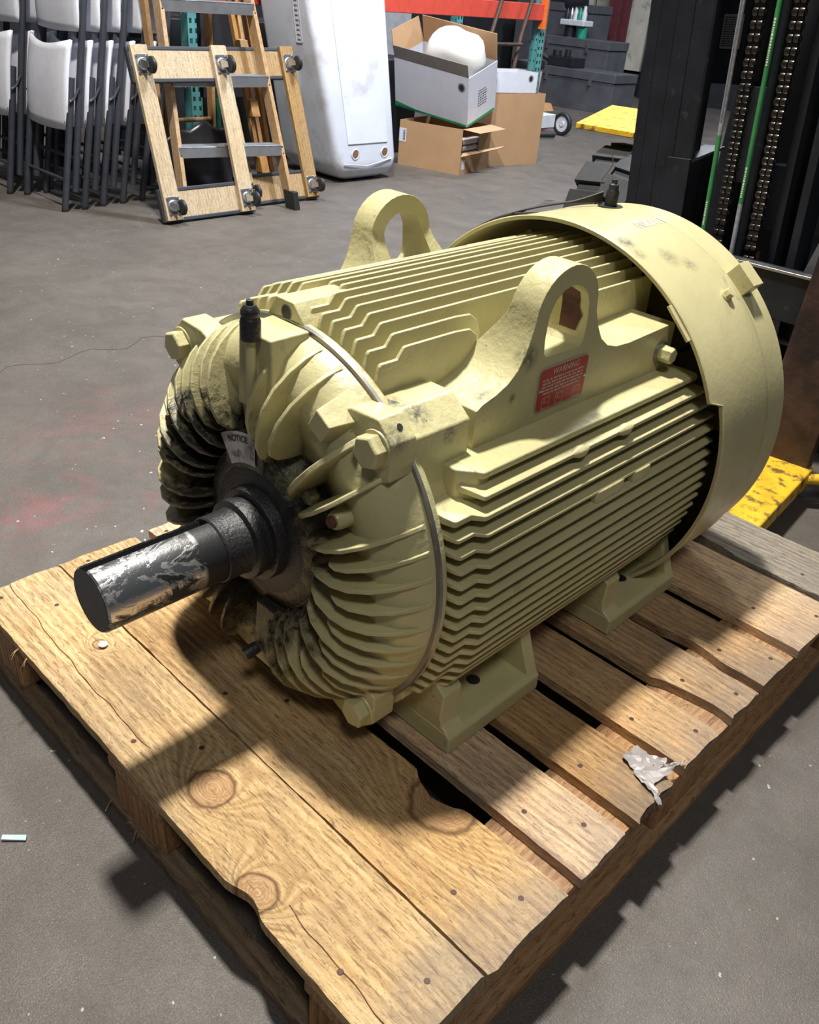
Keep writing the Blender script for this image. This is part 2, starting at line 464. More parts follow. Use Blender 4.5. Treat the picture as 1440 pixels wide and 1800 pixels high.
wd_g = wood('grey_weathered_wood', light=(.40,.35,.28), dark=(.17,.14,.11), gray=.5)
wd_k = wood('bark_edge_wood', light=(.34,.24,.15), dark=(.15,.10,.065), gray=.3)
DX0, DX1 = -.478, .536
def cr1(x):
    t = (x+.478)/1.0
    return .396 + .004*math.sin(x*9) + .0015*math.sin(x*47) + .001*math.sin(x*101) - .022*t, (.006 if x < .0 or x > .33 else .0002)
boards = [
    (.345, .4885, dict(groove=cr1, seed=1, rough=.0016, notch=(.283, .030, .011, -1), endj=.008), wd_1, DX1+.002),
    (.4915, .641, dict(seed=2, rough=.0016, notch=(.325, .045, .020, 1), endj=.008), wd_2, DX1+.003),
    (.6715, .7725, dict(seed=3), wd_a, DX1+.004),
    (.800, .8985, dict(seed=4, endj=.007), wd_a, DX1+.003),
    (.936, 1.0415, dict(seed=5), wd_a, DX1),
    (1.069, 1.172, dict(seed=6, rough=.0015, notch=(.50, .10, .022, -1)), wd_a, DX1-.001),
    (1.196, 1.294, dict(seed=7, rough=.0018, notch=(.40, .05, .012, -1)), wd_a, DX1-.001),
    (1.331, 1.503, dict(seed=8), wd_a, DX1+.002),
    (1.511, 1.662, dict(seed=9, rough=.004, notch=(.20, .12, .02, -1)), wd_g, DX1),
]
nail_g = G().lathe([(0, .0004), (.0036, .0004), (.0042, -.0002), (.0042, -.0015)], 8, 2)
m_nail = plain('rusty_nail', (.07, .035, .025), .6, .3)
nail_me = None
for i, (y0, y1, kw, mt, x1) in enumerate(boards):
    b = obj('deck_board', plank(DX0 + random.uniform(-.003,.003), x1, y0, y1, .1205, .1395+(.006 if i == 8 else 0), **kw), mt, pallet, angle=30)
    zt = .1395+(.006 if i == 8 else 0)
    for xc in (-.41, .025, .47):
        for s, fy in ((-.035, .25), (.035, .68)):
            nxp = xc + s + random.uniform(-.012, .012); nyp = y0 + (y1-y0)*(fy + random.uniform(-.06, .06))
            if nail_me is None:
                nl = obj('nail', nail_g, m_nail, b); nail_me = nl.data
                nail_me.transform(Matrix.Translation(PL))
            else:
                nl = bpy.data.objects.new('nail', nail_me); COL.objects.link(nl); nl.parent = b
            nl.location = (nxp-PL.x, nyp-PL.y, zt)
SX = ((-.478, -.345), (-.040, .092), (.395, .532))
for a, b_ in SX:
    g = plank(.345, 1.66, 0, b_-a, .1005, .120, seed=int(a*100)+60, nx=30)
    g.v = [(a + y, x, z) for x, y, z in g.v]
    obj('stringer_board', g, wd_s, pallet, angle=30)
    for (ya, yb) in ((.349, .455), (.905, 1.045), (1.53, 1.655)):
        obj('block', G().box(a+.004, b_-.003, ya, yb, .0205, .1), wd_b, pallet, bevel=.002)
def bark(y): return y
for a, b_ in ((-.482, -.375), (-.035, .085), (.430, .541)):
    g = plank(.3720, 1.6, 0, b_-a, .0008, .0195, seed=int(a*90)+70, nx=40, rough=.002)
    g.v = [(a + y, x, z) for x, y, z in g.v]
    obj('bottom_board', g, wd_s, pallet, angle=30)
for (ya, yb) in ((.342, .370), (1.602, 1.66)):
    obj('bottom_board', plank(-.478, .534, ya, yb, .001, .020, seed=int(ya*70), rough=.0045 if ya < .4 else .0015, nx=80), wd_k if ya < .4 else wd_a, pallet, angle=30)
# splinters at the front edge
sp = G()
for i in range(9):
    x = random.choice([-.30, -.31, -.29, -.05, .02, .1]) + random.uniform(-.01,.01)
    z = .13 if x < -.2 else .018
    p0 = Vector((x, .346, z)); p1 = p0 + Vector((random.uniform(-.015,.02), -random.uniform(.008,.02), -random.uniform(.0,.01)*(1 if z > .1 else .5)))
    sp.tube([p0, (p0+p1)/2 + Vector((0,0,.003)), p1], [.0012, .0009, .0003], 5)
obj('splinter', sp, wd_s, pallet, kind='stuff')

# --------------------------------------------------------------- motor
MO = Vector((0, .9, .14))
motor = thing('electric_motor', 'large cream-painted finned electric motor standing on the wooden pallet', 'motor', MO)
AX = (0, 0, .419); AZ = .419
def yl(prof, n=96, c=AX, **k): return G().lathe(prof, n, 1, c, **k)
frame = obj('frame', yl([(0, .648), (.280, .6425), (.2865, .6430), (.2880, .6445), (.2880, .6505), (.2855, .6545), (.262, .6590), (.262, 1.262), (.25, 1.272), (.06, 1.272), (0, 1.272)], 128), m_creamfin, motor, angle=30)
obj('rear_bracket', yl([(.25, 1.272), (.245, 1.31), (.16, 1.36), (.0, 1.37)], 64), m_inner, motor)
obj('machined_joint', yl([(.2795, .641), (.2865, .6405), (.2885, .644), (.285, .647)], 128, closed=True), m_bare, motor)
R1, R2 = .303, .3155
def fin_poly(h, y1=.662, step=True, y2=1.268, rin=.262):
    r0 = math.sqrt(max(rin*rin-h*h, 0)) - .006
    a = math.sqrt(max(R1*R1-h*h, 1e-6)); b = math.sqrt(max(R2*R2-h*h, 1e-6))
    f = math.sqrt(max(.288*.288-h*h, 1e-6))
    if step:
        return [(r0, .6555), (f, .6575), (a-.003, .6605), (a, .6635), (a, .690), (b-.001, .700), (b, .704), (b, y2-.004), (b-.003, y2), (r0, y2)]
    return [(r0, y1), (b-.012, y1), (b-.001, y1+.008), (b, y1+.012), (b, y2), (r0, y2)]
FT = .0031
def taper(poly, axis, c, t, rin_i, tin=None):
    """fin plate: thick at root, thinner at the edge; poly in (radial, y)"""
    g = G(); n = len(poly); rmin = min(p[0] for p in poly); rmax = max(p[0] for p in poly)
    for sgn in (-1, 1):
        for r, y in poly:
            k = (r-rmin)/(rmax-rmin); tt = t*(1.55 - .75*k)
            g.v.append((c+sgn*tt, y, AZ+r) if axis == 'x' else (r, y, c+sgn*tt))
    g.f = [tuple(range(n)), tuple(range(2*n-1, n-1, -1))] + [((i+1) % n, i, n+i, n+(i+1) % n) for i in range(n)]
    return g
def mirror_x(g):
    h = G(); h.v = [(-x, y, z) for x, y, z in g.v]; h.f = [tuple(reversed(f)) for f in g.f]; return h
for k in range(-7, 7):                                       # top fins
    x = .0105 + .0211*k - .0005
    if -.05 < x < .008:
        g = taper(fin_poly(x, y1=.722, step=False), 'x', x, FT, 0)
    elif .10 < x:
        p = fin_poly(x, y2=.865 if x < .125 else .842)
        r = p[-3][0]; yy = p[-1][1]
        p = p[:7] + [(r, yy-.05), (r-.002, yy-.022), (r-.012, yy-.008), (r-.03, yy), (p[0][0], yy)]
        g = taper(p, 'x', x, FT, 0)
        q = fin_poly(x, y1=.975, step=False); g.merge(taper(q, 'x', x, FT, 0))
    elif x < -.10:
        p = fin_poly(x, y2=.95); g = taper(p, 'x', x, FT, 0); q = fin_poly(x, y1=1.09, step=False); g.merge(taper(q, 'x', x, FT, 0))
    else: g = taper(fin_poly(x), 'x', x, FT, 0)
    obj('cooling_fin', g, m_creamfin, frame, bevel=.0016)
for k in range(15):                                          # side fins
    h = .117 - .0205*k
    if k == 14: h = -.168
    p = fin_poly(h)
    g = taper(p, 'z', AZ+h, FT*(1.5 if k == 0 else 1), 0)
    obj('cooling_fin', g, m_creamfin, frame, bevel=.0016)
    obj('cooling_fin', mirror_x(g), m_creamfin, frame, bevel=.0016)
for s in (1, -1):
    # pocketed fins under the shelf and the shelf itself
    zt = .578
    p = [(.20, .700), (.250, .700), (.283, .706), (.284, .71), (.284, 1.25), (.20, 1.25)]
    g = taper(p, 'z', .5575, .0042, 0)
    for yc in (.905, 1.015):                                 # almond bosses cast on the fin edge
        g.lathe([(0, -.026), (.0035, -.018), (.008, -.006), (.0085, 0), (.008, .006), (.0035, .018), (0, .026)], 14, 1, (.281, yc, .5575))
    if s < 0: g = mirror_x(g)
    obj('cooling_fin', g, m_creamfin, frame, bevel=.0018)
    g = G().prism([(.19, .715), (.262, .713), (.269, .719), (.269, 1.236), (.262, 1.242), (.19, 1.242)], 2, .5725, .5830)
    g.prism([(.19, .698), (.240, .698), (.262, .716), (.262, .735), (.225, .80), (.19, .80)], 2, .540, .5818)
    if s < 0: g = mirror_x(g)
    obj('ledge', g, m_cream, frame, bevel=.003)
    # bridge across the fins with slots
    g = G()
    g.prism([(.25, .93), (.3075, .93), (.3085, .945), (.3085, .985), (.307, 1.0), (.25, 1.0)], 2, .476, .4965)
    g.prism([(.25, 1.025), (.3075, 1.025), (.3085, 1.035), (.3085, 1.062), (.307, 1.07), (.25, 1.07)], 2, .476, .4965)
    if s < 0: g = mirror_x(g)
    obj('casting_bridge', g, m_creamfin, frame, bevel=.003)
# threaded eye pad on the top
g = G().prism([(-.062, .685), (-.033, .7285), (.001, .7285), (.028, .700), (.034, .672), (-.062, .672)], 1, .6415, .735)
obj('eyebolt_pad', g, m_cream, frame, bevel=.0016)
g = G()
for i in range(6):
    y = .6408 + i*.0012
    g.lathe([(.0092-.0012*(i % 2), y), (.0105, y+.0002), (.0105, y+.001), (.0092, y+.0012)], 20, 1, (-.0115, 0, .7125), closed=True)
obj('thread', g, m_bare, frame)
obj('tapped_hole', G().lathe([(0, .6409), (.0092, .6407)], 20, 1, (-.0115, 0, .7125)), m_ink, frame)
# corner ears of the frame and bell brackets with bolts
EAR = [(.12, .60), (.135, .648), (.152, .655), (.197, .658), (.2215, .634), (.222, .587), (.18, .565)]
FEAR = [(.10, .60), (.128, .648), (.150, .6535), (.186, .6535), (.219, .6285), (.2215, .540), (.20, .53)]
for sx in (1, -1):
    for sz in (1, -1):
        def tr(P): return [(sx*x, z if sz > 0 else 2*AZ - z) for x, z in P]
        e = obj('bracket_ear', G().prism(tr(EAR), 1, .605, .6455), m_cream, motor, bevel=.003)
        if sz > 0:
            obj('frame_ear', G().prism(tr(FEAR), 1, .647, .742), m_cream, frame, bevel=.003)
            obj('dowel_hole', G().lathe([(0,0), (.0042, 0)], 14, 2).xf(Matrix.Translation((sx*.2098, .628, .6473)) @ Matrix.Rotation(sx*PI*.25, 4, 'Y')), m_ink, e)
        else:
            obj('frame_ear', G().prism([(sx*.15, .25), (sx*.215, .21), (sx*.235, .235), (sx*.23, .29)], 1, .647, .69), m_cream, frame, bevel=.003)
        cx, cz = sx*.197, (.621 if sz > 0 else 2*AZ-.621)
        hb = obj('bracket_bolt', G().hexnut((cx, .603, cz), .0215, .017), m_cream, motor, bevel=.0012)
        obj('bolt_washer', G().lathe([(0, .6025), (.0235, .6025), (.0245, .605)], 28, 1, (cx, 0, cz)), m_cream, hb)
# end bell
dome = [(.060, .592), (.118, .590), (.1215, .594), (.124, .606), (.135, .618), (.165, .610), (.20, .592), (.235, .587), (.260, .603), (.275, .624), (.2805, .642), (.26, .645), (.06, .645)]
bell = obj('end_bell', yl(dome, 128), m_bell, motor, angle=50)
OUT = [(.118, .589), (.123, .578), (.135, .565), (.155, .556), (.185, .553), (.212, .557), (.238, .570), (.258, .590), (.272, .612), (.279, .632)]
SHORT = [(.163, .590), (.166, .574), (.176, .562), (.192, .557), (.212, .559), (.238, .571), (.258, .590), (.272, .612), (.279, .632)]
MED = [(.20, .585), (.204, .573), (.215, .566), (.238, .573), (.258, .591), (.272, .612), (.279, .632)]
TOPF = [(.142, .592), (.146, .574), (.158, .560), (.180, .554), (.212, .557), (.238, .570), (.258, .590), (.272, .612), (.279, .632)]
def bellfin(ang, prof, lean=0.0, t=.0030):
    a = math.radians(ang); g = G()
    base = [(.279, .640)] + [(r, .625) for r in (.25, .21)] + [(prof[0][0], .625)]
    poly = prof + base
    n = len(poly); er = Vector((math.cos(a), 0, math.sin(a))); et = Vector((-math.sin(a), 0, math.cos(a)))
    for sgn in (-1, 1):
        for i, (r, y) in enumerate(poly):
            tt = t*(1.0 if i < len(prof) else 1.9)
            rr = min(1, max(0, (r-.118)/.16))
            off = lean*math.sin(rr*PI)*.02
            p = er*r + et*(sgn*tt + off); g.v.append((p.x, y, p.z+AZ))
    # side faces split radially for smooth curvature
    g.f = [tuple(range(n)), tuple(range(2*n-1, n-1, -1))] + [((i+1) % n, i, n+i, n+(i+1) % n) for i in range(n)]
    return g
fins = []
for a, t in ((24, 'L'), (17, 'S'), (10, 'L'), (2.5, 'S'), (-5, 'L'), (-12, 'S'), (-19, 'L'), (-26, 'S'), (-33, 'L'), (-40, 'M'), (-46, 'S'), (-53, 'L'), (-62, 'L'), (-71, 'L'),
             (84, 'T'), (77, 'L'), (69, 'T'), (109, 'T'), (115, 'S'), (121, 'T'), (127, 'L'), (134, 'S'), (142, 'L'), (149, 'M'), (156, 'L'), (164, 'L'), (172, 'M'), (180, 'L'), (188, 'L'),
             (198, 'L'), (207, 'M'), (215, 'L'), (224, 'L'), (233, 'S'), (241, 'L'), (250, 'L'), (39, 'L')):
    lean = -1 if math.cos(math.radians(a)) > 0 else 1
    if a > 55 and a < 125: lean = 0
    obj('bell_fin', bellfin(a, {'L': OUT, 'S': SHORT, 'M': MED, 'T': TOPF}[t], lean*.35), m_bell, bell, bevel=.0016)
# heavy rib above the upper bolt gap
obj('bell_fin', bellfin(50, OUT, 0, .0042), m_bell, bell, bevel=.002)
# hexagonal casting boss
def radial_box(ang, r0, r1, hw, y0, y1, top=.7):
    a = math.radians(ang); er = Vector((math.cos(a), 0, math.sin(a))); et = Vector((-math.sin(a), 0, math.cos(a)))
    c = []
    for y, k in ((y1, 1.15), (y0, top)):
        for r, s in ((r0, -1), (r1, -1), (r1, 1), (r0, 1)):
            rm = (r0+r1)/2; p = er*(rm+(r-rm)*k) + et*(s*hw*k); c.append((p.x, y, p.z+AZ))
    return G().hexa(c)
for an in (58,): obj('casting_boss', radial_box(an, .232, .274, .020, .572, .625), m_bell, bell, bevel=.002)
# top pad beside the grease pipe and lower drain pad
g = G().hexa([(-.033,.580,.60), (.040,.580,.60), (.045,.642,.60), (-.045,.642,.60), (-.030,.582,.702), (.034,.582,.702), (.036,.640,.7035), (-.038,.640,.7035)])
g.hexa([(-.033,.590,.55), (-.012,.590,.55), (-.012,.62,.55), (-.033,.62,.55), (-.030,.582,.62), (-.010,.582,.62), (-.010,.62,.62), (-.030,.62,.62)])
obj('grease_pad', g, m_bell, bell, bevel=.003)
pipe = obj('grease_pipe', G().tube([(.010,.570,.600), (.010,.5705,.66), (.010,.571,.704)], .0065, 14), m_bell, motor)
obj('grease_cap', G().lathe([(0,.700), (.0125,.700), (.0128,.722), (.0115,.7255), (.0105,.728), (.0115,.730), (.0115,.735), (.007,.742), (.0045,.742), (.0045,.7475), (0,.748)], 18, 2, (.010,.571,0)), m_black, pipe, label='black grease nipple cap')
g = G().hexa([(.010,.560,.215), (.055,.560,.215), (.055,.62,.20), (.010,.62,.20), (.005,.572,.31), (.050,.572,.31), (.050,.62,.31), (.005,.62,.31)])
obj('drain_pad', g, m_bell, bell, bevel=.004)
obj('drain_plug', G().tube([(.020,.561,.236), (.020,.545,.234), (.020,.538,.233)], [.009,.010,.008], 14), m_black, bell)
# bearing cap bolts
for an in (33, 150):
    a = math.radians(an); c = (.205*math.cos(a), .560, AZ+.205*math.sin(a))
    if an == 33: c = (.167, .570, .522)
    if an == 150: c = (-.185, .560, .520)
    obj('cap_boss', G().lathe([(0,.570), (.0105,.570), (.0125,.574), (.016,.62)], 20, 1, (c[0], 0, c[2])), m_bell, bell)
    obj('cap_bolt', G().hexnut((c[0], .570, c[2]), .0078, .006), m_rust, bell)
for an in (45, 200, 290):
    a = math.radians(an); obj('cap_bolt', G().hexnut((.137*math.cos(a), .600, AZ+.137*math.sin(a)), .012, .014), m_bell, bell, bevel=.001)
# hub cap, seal, sticker, shaft
hub = obj('bearing_cap', yl([(.058, .586), (.095, .584), (.114, .587), (.119, .593), (.121, .61)], 72), m_bell, motor, angle=50)
obj('seal_disc', yl([(.04, .5845), (.090, .5825), (.096, .586)], 64), m_black, motor)
obj('seal_ring', yl([(.046, .572), (.060, .566), (.0655, .567), (.067, .573), (.067, .592)], 56), m_black, motor)
ST = G(); n = 14
for k in range(n+1):
    a = math.radians(124 - (124-91)*k/n)
    for r in (.098, .142): ST.v.append((r*math.cos(a), .5815, AZ+r*math.sin(a)))
ST.f = [(2*k, 2*k+2, 2*k+3, 2*k+1) for k in range(n)]
obj('notice_block', G().prism([(-.073,.495), (-.070,.552), (.012,.560), (.016,.50)], 1, .583, .61), m_bell, bell, bevel=.003)
sticker = obj('notice_sticker', ST, m_stick, motor, smooth=False)
def text_geo(s, size, depth=0, align='CENTER', bold=0):
    c = bpy.data.curves.new('lettering', 'FONT'); c.body = s; c.size = size; c.align_x = align; c.align_y = 'CENTER'
    c.extrude = depth; c.resolution_u = 3; c.offset = bold
    o = bpy.data.objects.new('lettering', c); COL.objects.link(o)
    dg = bpy.context.evaluated_depsgraph_get(); me = bpy.data.meshes.new_from_object(o.evaluated_get(dg))
    g = G(); g.v = [tuple(v.co) for v in me.vertices]; g.f = [tuple(p.vertices) for p in me.polygons]
    bpy.data.objects.remove(o); bpy.data.curves.remove(c); bpy.data.meshes.remove(me)
    return g
def place(g, origin, right, up, wrap=None):
    o_, r_, u_ = Vector(origin), Vector(right), Vector(up); nn = r_.cross(u_)
    g.v = [tuple(o_ + r_*x + u_*y + nn*z) for x, y, z in g.v]; return g
tg = text_geo('NOTICE', .0125, bold=.0004)
a0 = math.radians(107.5)
tg.v = [(lambda r, a: (r*math.cos(a), .5808, AZ+r*math.sin(a)))(.132+y, a0 - x/.132) for x, y, z in tg.v]
obj('lettering', tg, m_ink, sticker, smooth=False, fix=False)

# shaft with keyway: profile cut at the top-left flank
ka = math.radians(106); kw_, kd = .0108, .0115; rs = .0429
def shaft_ring(key):
    pts = []
    half = math.asin(kw_/rs); n = 60
    if key:
        for i in range(n+1):
            t = ka + half + (2*PI-2*half)*i/n; pts.append((rs*math.cos(t), rs*math.sin(t)))
        er = Vector((math.cos(ka), math.sin(ka))); et = Vector((-er.y, er.x))
        b = rs*math.cos(half) - kd
        for s in (-1, 1): q = er*b + et*s*kw_; pts.append((q.x, q.y))
    else:
        for i in range(n+1):
            t = ka + half + (2*PI-2*half)*i/n; pts.append((rs*math.cos(t), rs*math.sin(t)))
        er = Vector((math.cos(ka), math.sin(ka))); et = Vector((-er.y, er.x))
        for s in (-1, 1): q = er*(rs*math.cos(half)+.0012) + et*s*kw_*.5; pts.append((q.x, q.y))
    return pts
g = G(); K = [(x, z+AZ) for x, z in shaft_ring(True)]; F = [(x, z+AZ) for x, z in shaft_ring(False)]; n = len(K)
sh_c = lambda P, k: [(x*k, (z-AZ)*k+AZ) for x, z in P]
rings = [(sh_c(K, .955), .338), (K, .3405), (K, .505), (F, .5055), (F, .545)]
for P, y in rings: g.v += [(x, y, z) for x, z in P]
for r in range(len(rings)-1):
    for i in range(n): j = (i+1) % n; g.f.append((r*n+i, r*n+j, (r+1)*n+j, (r+1)*n+i))
g.f.append(tuple(range(n-1, -1, -1)))
shaft = obj('shaft', g, m_shaft, motor, angle=25)
er = Vector((math.cos(ka), 0, math.sin(ka))); et = Vector((-er.z, 0, er.x)); b_k = rs*math.cos(math.asin(kw_/rs)) - kd; kg = G(); V = []
for y in (.3402, .504):
    for o_, u_ in ((b_k+.0004, -1), (b_k+.0004, 1), (b_k+kd-.0015, 1), (b_k+kd-.0015, .93), (b_k+.0012, .93), (b_k+.0012, -.93), (b_k+kd-.0015, -.93), (b_k+kd-.0015, -1)):
        p = er*o_ + et*(u_*kw_*.995); V.append((p.x, y, p.z+AZ))
kg.add(V, [(j, (j+1)%8, 8+(j+1)%8, 8+j) for j in range(8)])
obj('keyway', kg, m_ink, shaft, smooth=False)
obj('shaft_end_face', G().lathe([(0, .3374), (.0405, .3374), (.0412, .3379)], 40, 1, AX), m_black, shaft)
obj('shaft_collar', yl([(.0440, .505), (.0458, .507), (.0458, .540), (.0475, .543), (.0560, .545), (.0570, .548), (.0570, .556), (.0545, .558), (.0545, .575)], 56), m_black, motor, angle=30)

# lifting lugs
def lug(side):
    yc = .9185; z0 = .56
    prof = [(.752, z0), (.752, .634), (.762, .640), (.786, .6465), (.808, .656), (.825, .670), (.837, .690), (.8450, .712)]
    for i in range(17):
        t = PI*(1 - i/16) ; prof.append((yc-.003 + .0665*math.cos(t), .728 + .0615*math.sin(t)))
    prof += [(.984, .718), (.995, .695), (1.010, .674), (1.030, .660), (1.055, .653), (1.09, .651), (1.218, .656), (1.222, .650), (1.222, z0)]
    hole = []
    for i in range(12): t = PI*i/11; hole.append((.919 + .044*math.cos(t), .722 + .041*math.sin(t)))
    hole += [(.874, .700), (.877, .680), (.885, .674), (.955, .674), (.963, .682), (.965, .700)]
    from mathutils.geometry import tessellate_polygon
    xo = .2185
    def xin(y, z):
        t = min(1, max(0, (.745-z)/.085)); t = t*t*(3-2*t)
        return .1745 - .042*t
    allp = prof + hole; N1, N2 = len(prof), len(hole)
    tris = tessellate_polygon([[Vector((y, z, 0)) for y, z in prof], [Vector((y, z, 0)) for y, z in hole]])
    g = G(); g.v = [(xo, y, z) for y, z in allp] + [(xin(y, z), y, z) for y, z in allp]; NN = N1+N2
    g.f = [tuple(t) for t in tris] + [tuple(i+NN for i in reversed(t)) for t in tris]
    for i in range(N1): j = (i+1) % N1; g.f.append((i, j, j+NN, i+NN))
    for i in range(N2): j = (i+1) % N2; g.f.append((N1+i, N1+j, N1+j+NN, N1+i+NN))
    base = G()
    # broad flared foot in front of the eye and the long block behind it
    fl_ = [(.752, .634), (.79, .6475), (.815, .664), (.829, .684), (.836, .705)]
    base.prism([(.754, z0), (.754, .628), (.79, .640), (1.218, .640), (1.218, z0)], 0, .125, .18)
    if side < 0:
        def mv(G_): h = G(); h.v = [(-x, 2*.9555-.0 - y + .0, z) for x, y, z in G_.v]; h.f = G_.f; return h
        # mirrored front-to-back as well, as cast
        def mv(G_): h = G(); h.v = [(-x, y+.085, z) for x, y, z in G_.v]; h.f = [tuple(reversed(f)) for f in G_.f]; return h
        g, base = mv(g), mv(base)
    o = obj('lifting_lug', g, m_cream, motor, bevel=.0045, seg=3, angle=28)
    obj('lug_foot', base, m_cream, o, bevel=.005, seg=3)
    return o
lugR = lug(1); lugL = lug(-1)
rp = G(); rn = random.Random(11)
K_ = [(.9636, .690), (.9632, .700), (.9630, .712), (.9622, .724), (.9600, .736), (.9560, .7445), (.950, .751), (.942, .7565), (.932, .760), (.922, .7618)]
for i, (y, z) in enumerate(K_):
    xe = .205 + rn.uniform(-.008, .006) - .0012*i*(i > 5)
    d = Vector((0, .9185-y, .715-z)).normalized()*.0008
    rp.v += [(.176, y+d.y, z+d.z), (xe, y+d.y, z+d.z)]
rp.f = [(2*i, 2*i+1, 2*i+3, 2*i+2) for i in range(len(K_)-1)]
obj('bare_patch', rp, m_rust, lugR, smooth=False, label='dark red bare patch inside the lifting eye')
g = G()
for i in range(10):
    pass
hb = obj('lug_bolt', G().hexnut((0,0,0), .0135, .022).xf(Matrix.Translation((.221, 1.190, .614)) @ Matrix.Rotation(PI/2, 4, 'Z')), m_cream, lugR, bevel=.001)
obj('lug_washer', G().lathe([(0,.2225), (.0175,.2225), (.0185,.2185)], 24, 0, (0, 1.190, .614)), m_bare, hb)
# warning plate
def rrect(cy, cz, w, h, r, tilt=0):
    P = []
    for sx, sz, a in ((1,1,0), (-1,1,90), (-1,-1,180), (1,-1,270)):
        for k in range(5):
            t = math.radians(a + 22.5*k); P.append((cy + sx*(w/2-r) + r*math.cos(t), cz + sz*(h/2-r) + r*math.sin(t)))
    return P
wp = obj('warning_plate', G().prism(rrect(.9285, .6285, .112, .062, .008), 0, .2188, .2198), m_labeledge, motor, label='red and silver warning plate')
obj('plate_print', G().prism(rrect(.9285, .6285, .1085, .0585, .0065), 0, .2198, .22002), m_red, wp)
def onplate(g, y, z): return place(g, (.2202, y, z), (0,1,0), (0,0,1))
obj('lettering', onplate(text_geo('WARNING', .0125), .932, .6505), m_white, wp, smooth=False, fix=False)
g = G(); rnd = random.Random(3)
for i, wl in enumerate((.092, .090, .092, .088, .084)):
    z = .6415 - i*.0048; y = .9285-.046 + (.004 if i == 4 else 0); end = y+wl
    while y < end:
        w_ = rnd.uniform(.003, .011); w_ = min(w_, end-y+.001)
        k = y
        while k < y+w_-.0012:                                # illegible fine print: small separate strokes
            g.box(.2200, .2202, k, k+.0009, z-.0012, z+.0012); k += .0016
        y += w_+.0018
for cy in (.895, .925, .965):
    for dy, dz, sy, sz in ((0,.0075,.016,.0005), (0,-.008,.016,.0005), (-.008,0,.0005,.0155), (.008,0,.0005,.0155), (0,0,.010,.0005), (-.003,.003,.0005,.006)):
        g.box(.2200, .22015, cy+dy-sy/2, cy+dy+sy/2, .6085+dz-sz/2, .6085+dz+sz/2)
obj('fine_print', g, m_white, wp, smooth=False, kind='stuff')
for y in (.879, .9785): obj('rivet', G().lathe([(0,.2215), (.002,.2212), (.0032,.2200)], 12, 0, (0, y, .6285)), m_steel, wp)
# small scraped paint patches on the ear, lug and pad
def patch(name, c, right, up, r, mat, par, k=9, seed=0):
    rnd = random.Random(seed); g = G(); g.v = [(0,0,0)] + [(r*rnd.uniform(.6,1.15)*math.cos(2*PI*i/k), r*rnd.uniform(.6,1.1)*math.sin(2*PI*i/k), 0) for i in range(k)]
    g.f = [(0, i+1, (i+1) % k + 1) for i in range(k)]; return obj(name, place(g, c, right, up), mat, par, smooth=False, fix=False)
def fuzzy(name, col):
    M = N(name); co = M.coord(); f = M.ramp(M.noise(co, 90, 5, .7), .42, .56)
    return M.set(M.mix(f, CREAM, col), .45)
m_scrape = fuzzy('scraped_grey', (.10,.10,.115))
for c, r_, u_, r in (((.160,.695,.6538), (1,0,0), (0,1,0), .017), ((.192,.700,.6505), (.79,0,-.61), (0,1,0), .016)):
    pass

# feet
def foot(y0, y1, sx):
    P = lambda L: [(sx*x, z) for x, z in L]
    g = G()
    g.prism(P([(.292,.1405), (.292,.170), (.285,.176), (.17,.176), (.165,.1405)]), 1, y0, y1)
    g.prism(P([(.165,.15), (.185,.30), (.165,.30), (.15,.15)]), 1, y0+.01, y1-.01)
    web = [(.2905,.172), (.274,.182), (.271,.196), (.272,.238), (.235,.266), (.19,.29), (.165,.16)]
    g.prism(P(web), 1, y0+.001, y0+.040)
    web2 = [(.288,.172), (.27,.215), (.255,.255), (.19,.29), (.165,.16)]
    g.prism(P(web2), 1, y1-.024, y1)
    o = obj('foot', g, m_cream, motor, bevel=.0035)
    obj('bolt_hole', G().lathe([(0,0), (.011,0)], 20, 2, (sx*.235, (y0+y1)/2+.01, .1765)), m_ink, o)
    return o
for sx in (1, -1):
    foot(.690, .900, sx); foot(1.097, 1.315, sx)

# fan cover
NS = 180
g = G(); prof = [(0, 0)]
def ystart(a):
    z = .345*math.sin(a)
    return 1.198 if z > .137 else 1.232
inner_t = .0045
rowsN = None
for k in range(NS):
    a = 2*PI*k/NS; y0 = ystart(a)
    P = [(.345-inner_t, 1.47), (.345-inner_t, y0+.001), (.3465, y0), (.348, y0+.002), (.346, y0+.005), (.3462, 1.385), (.3455, 1.392), (.325, 1.455), (.305, 1.495), (.285, 1.515), (.06, 1.520), (.05, 1.51)]
    rowsN = len(P)
    for r, y in P: g.v.append((r*math.cos(a), y, max(AZ + r*math.sin(a), .151 + (.348-r)*.9 if r > .33 else .168)))
for k in range(NS):
    k2 = (k+1) % NS
    for i in range(rowsN-1): g.f.append((k*rowsN+i, k*rowsN+i+1, k2*rowsN+i+1, k2*rowsN+i))
cover = obj('fan_cover', g, m_cover, motor, angle=24)
def cyl_frame(ang, y, r=.3465):
    a = math.radians(ang); er = Vector((math.cos(a), 0, math.sin(a))); et = Vector((math.sin(a), 0, -math.cos(a)))
    return Vector((r*er.x, y, AZ+r*er.z)), er, et
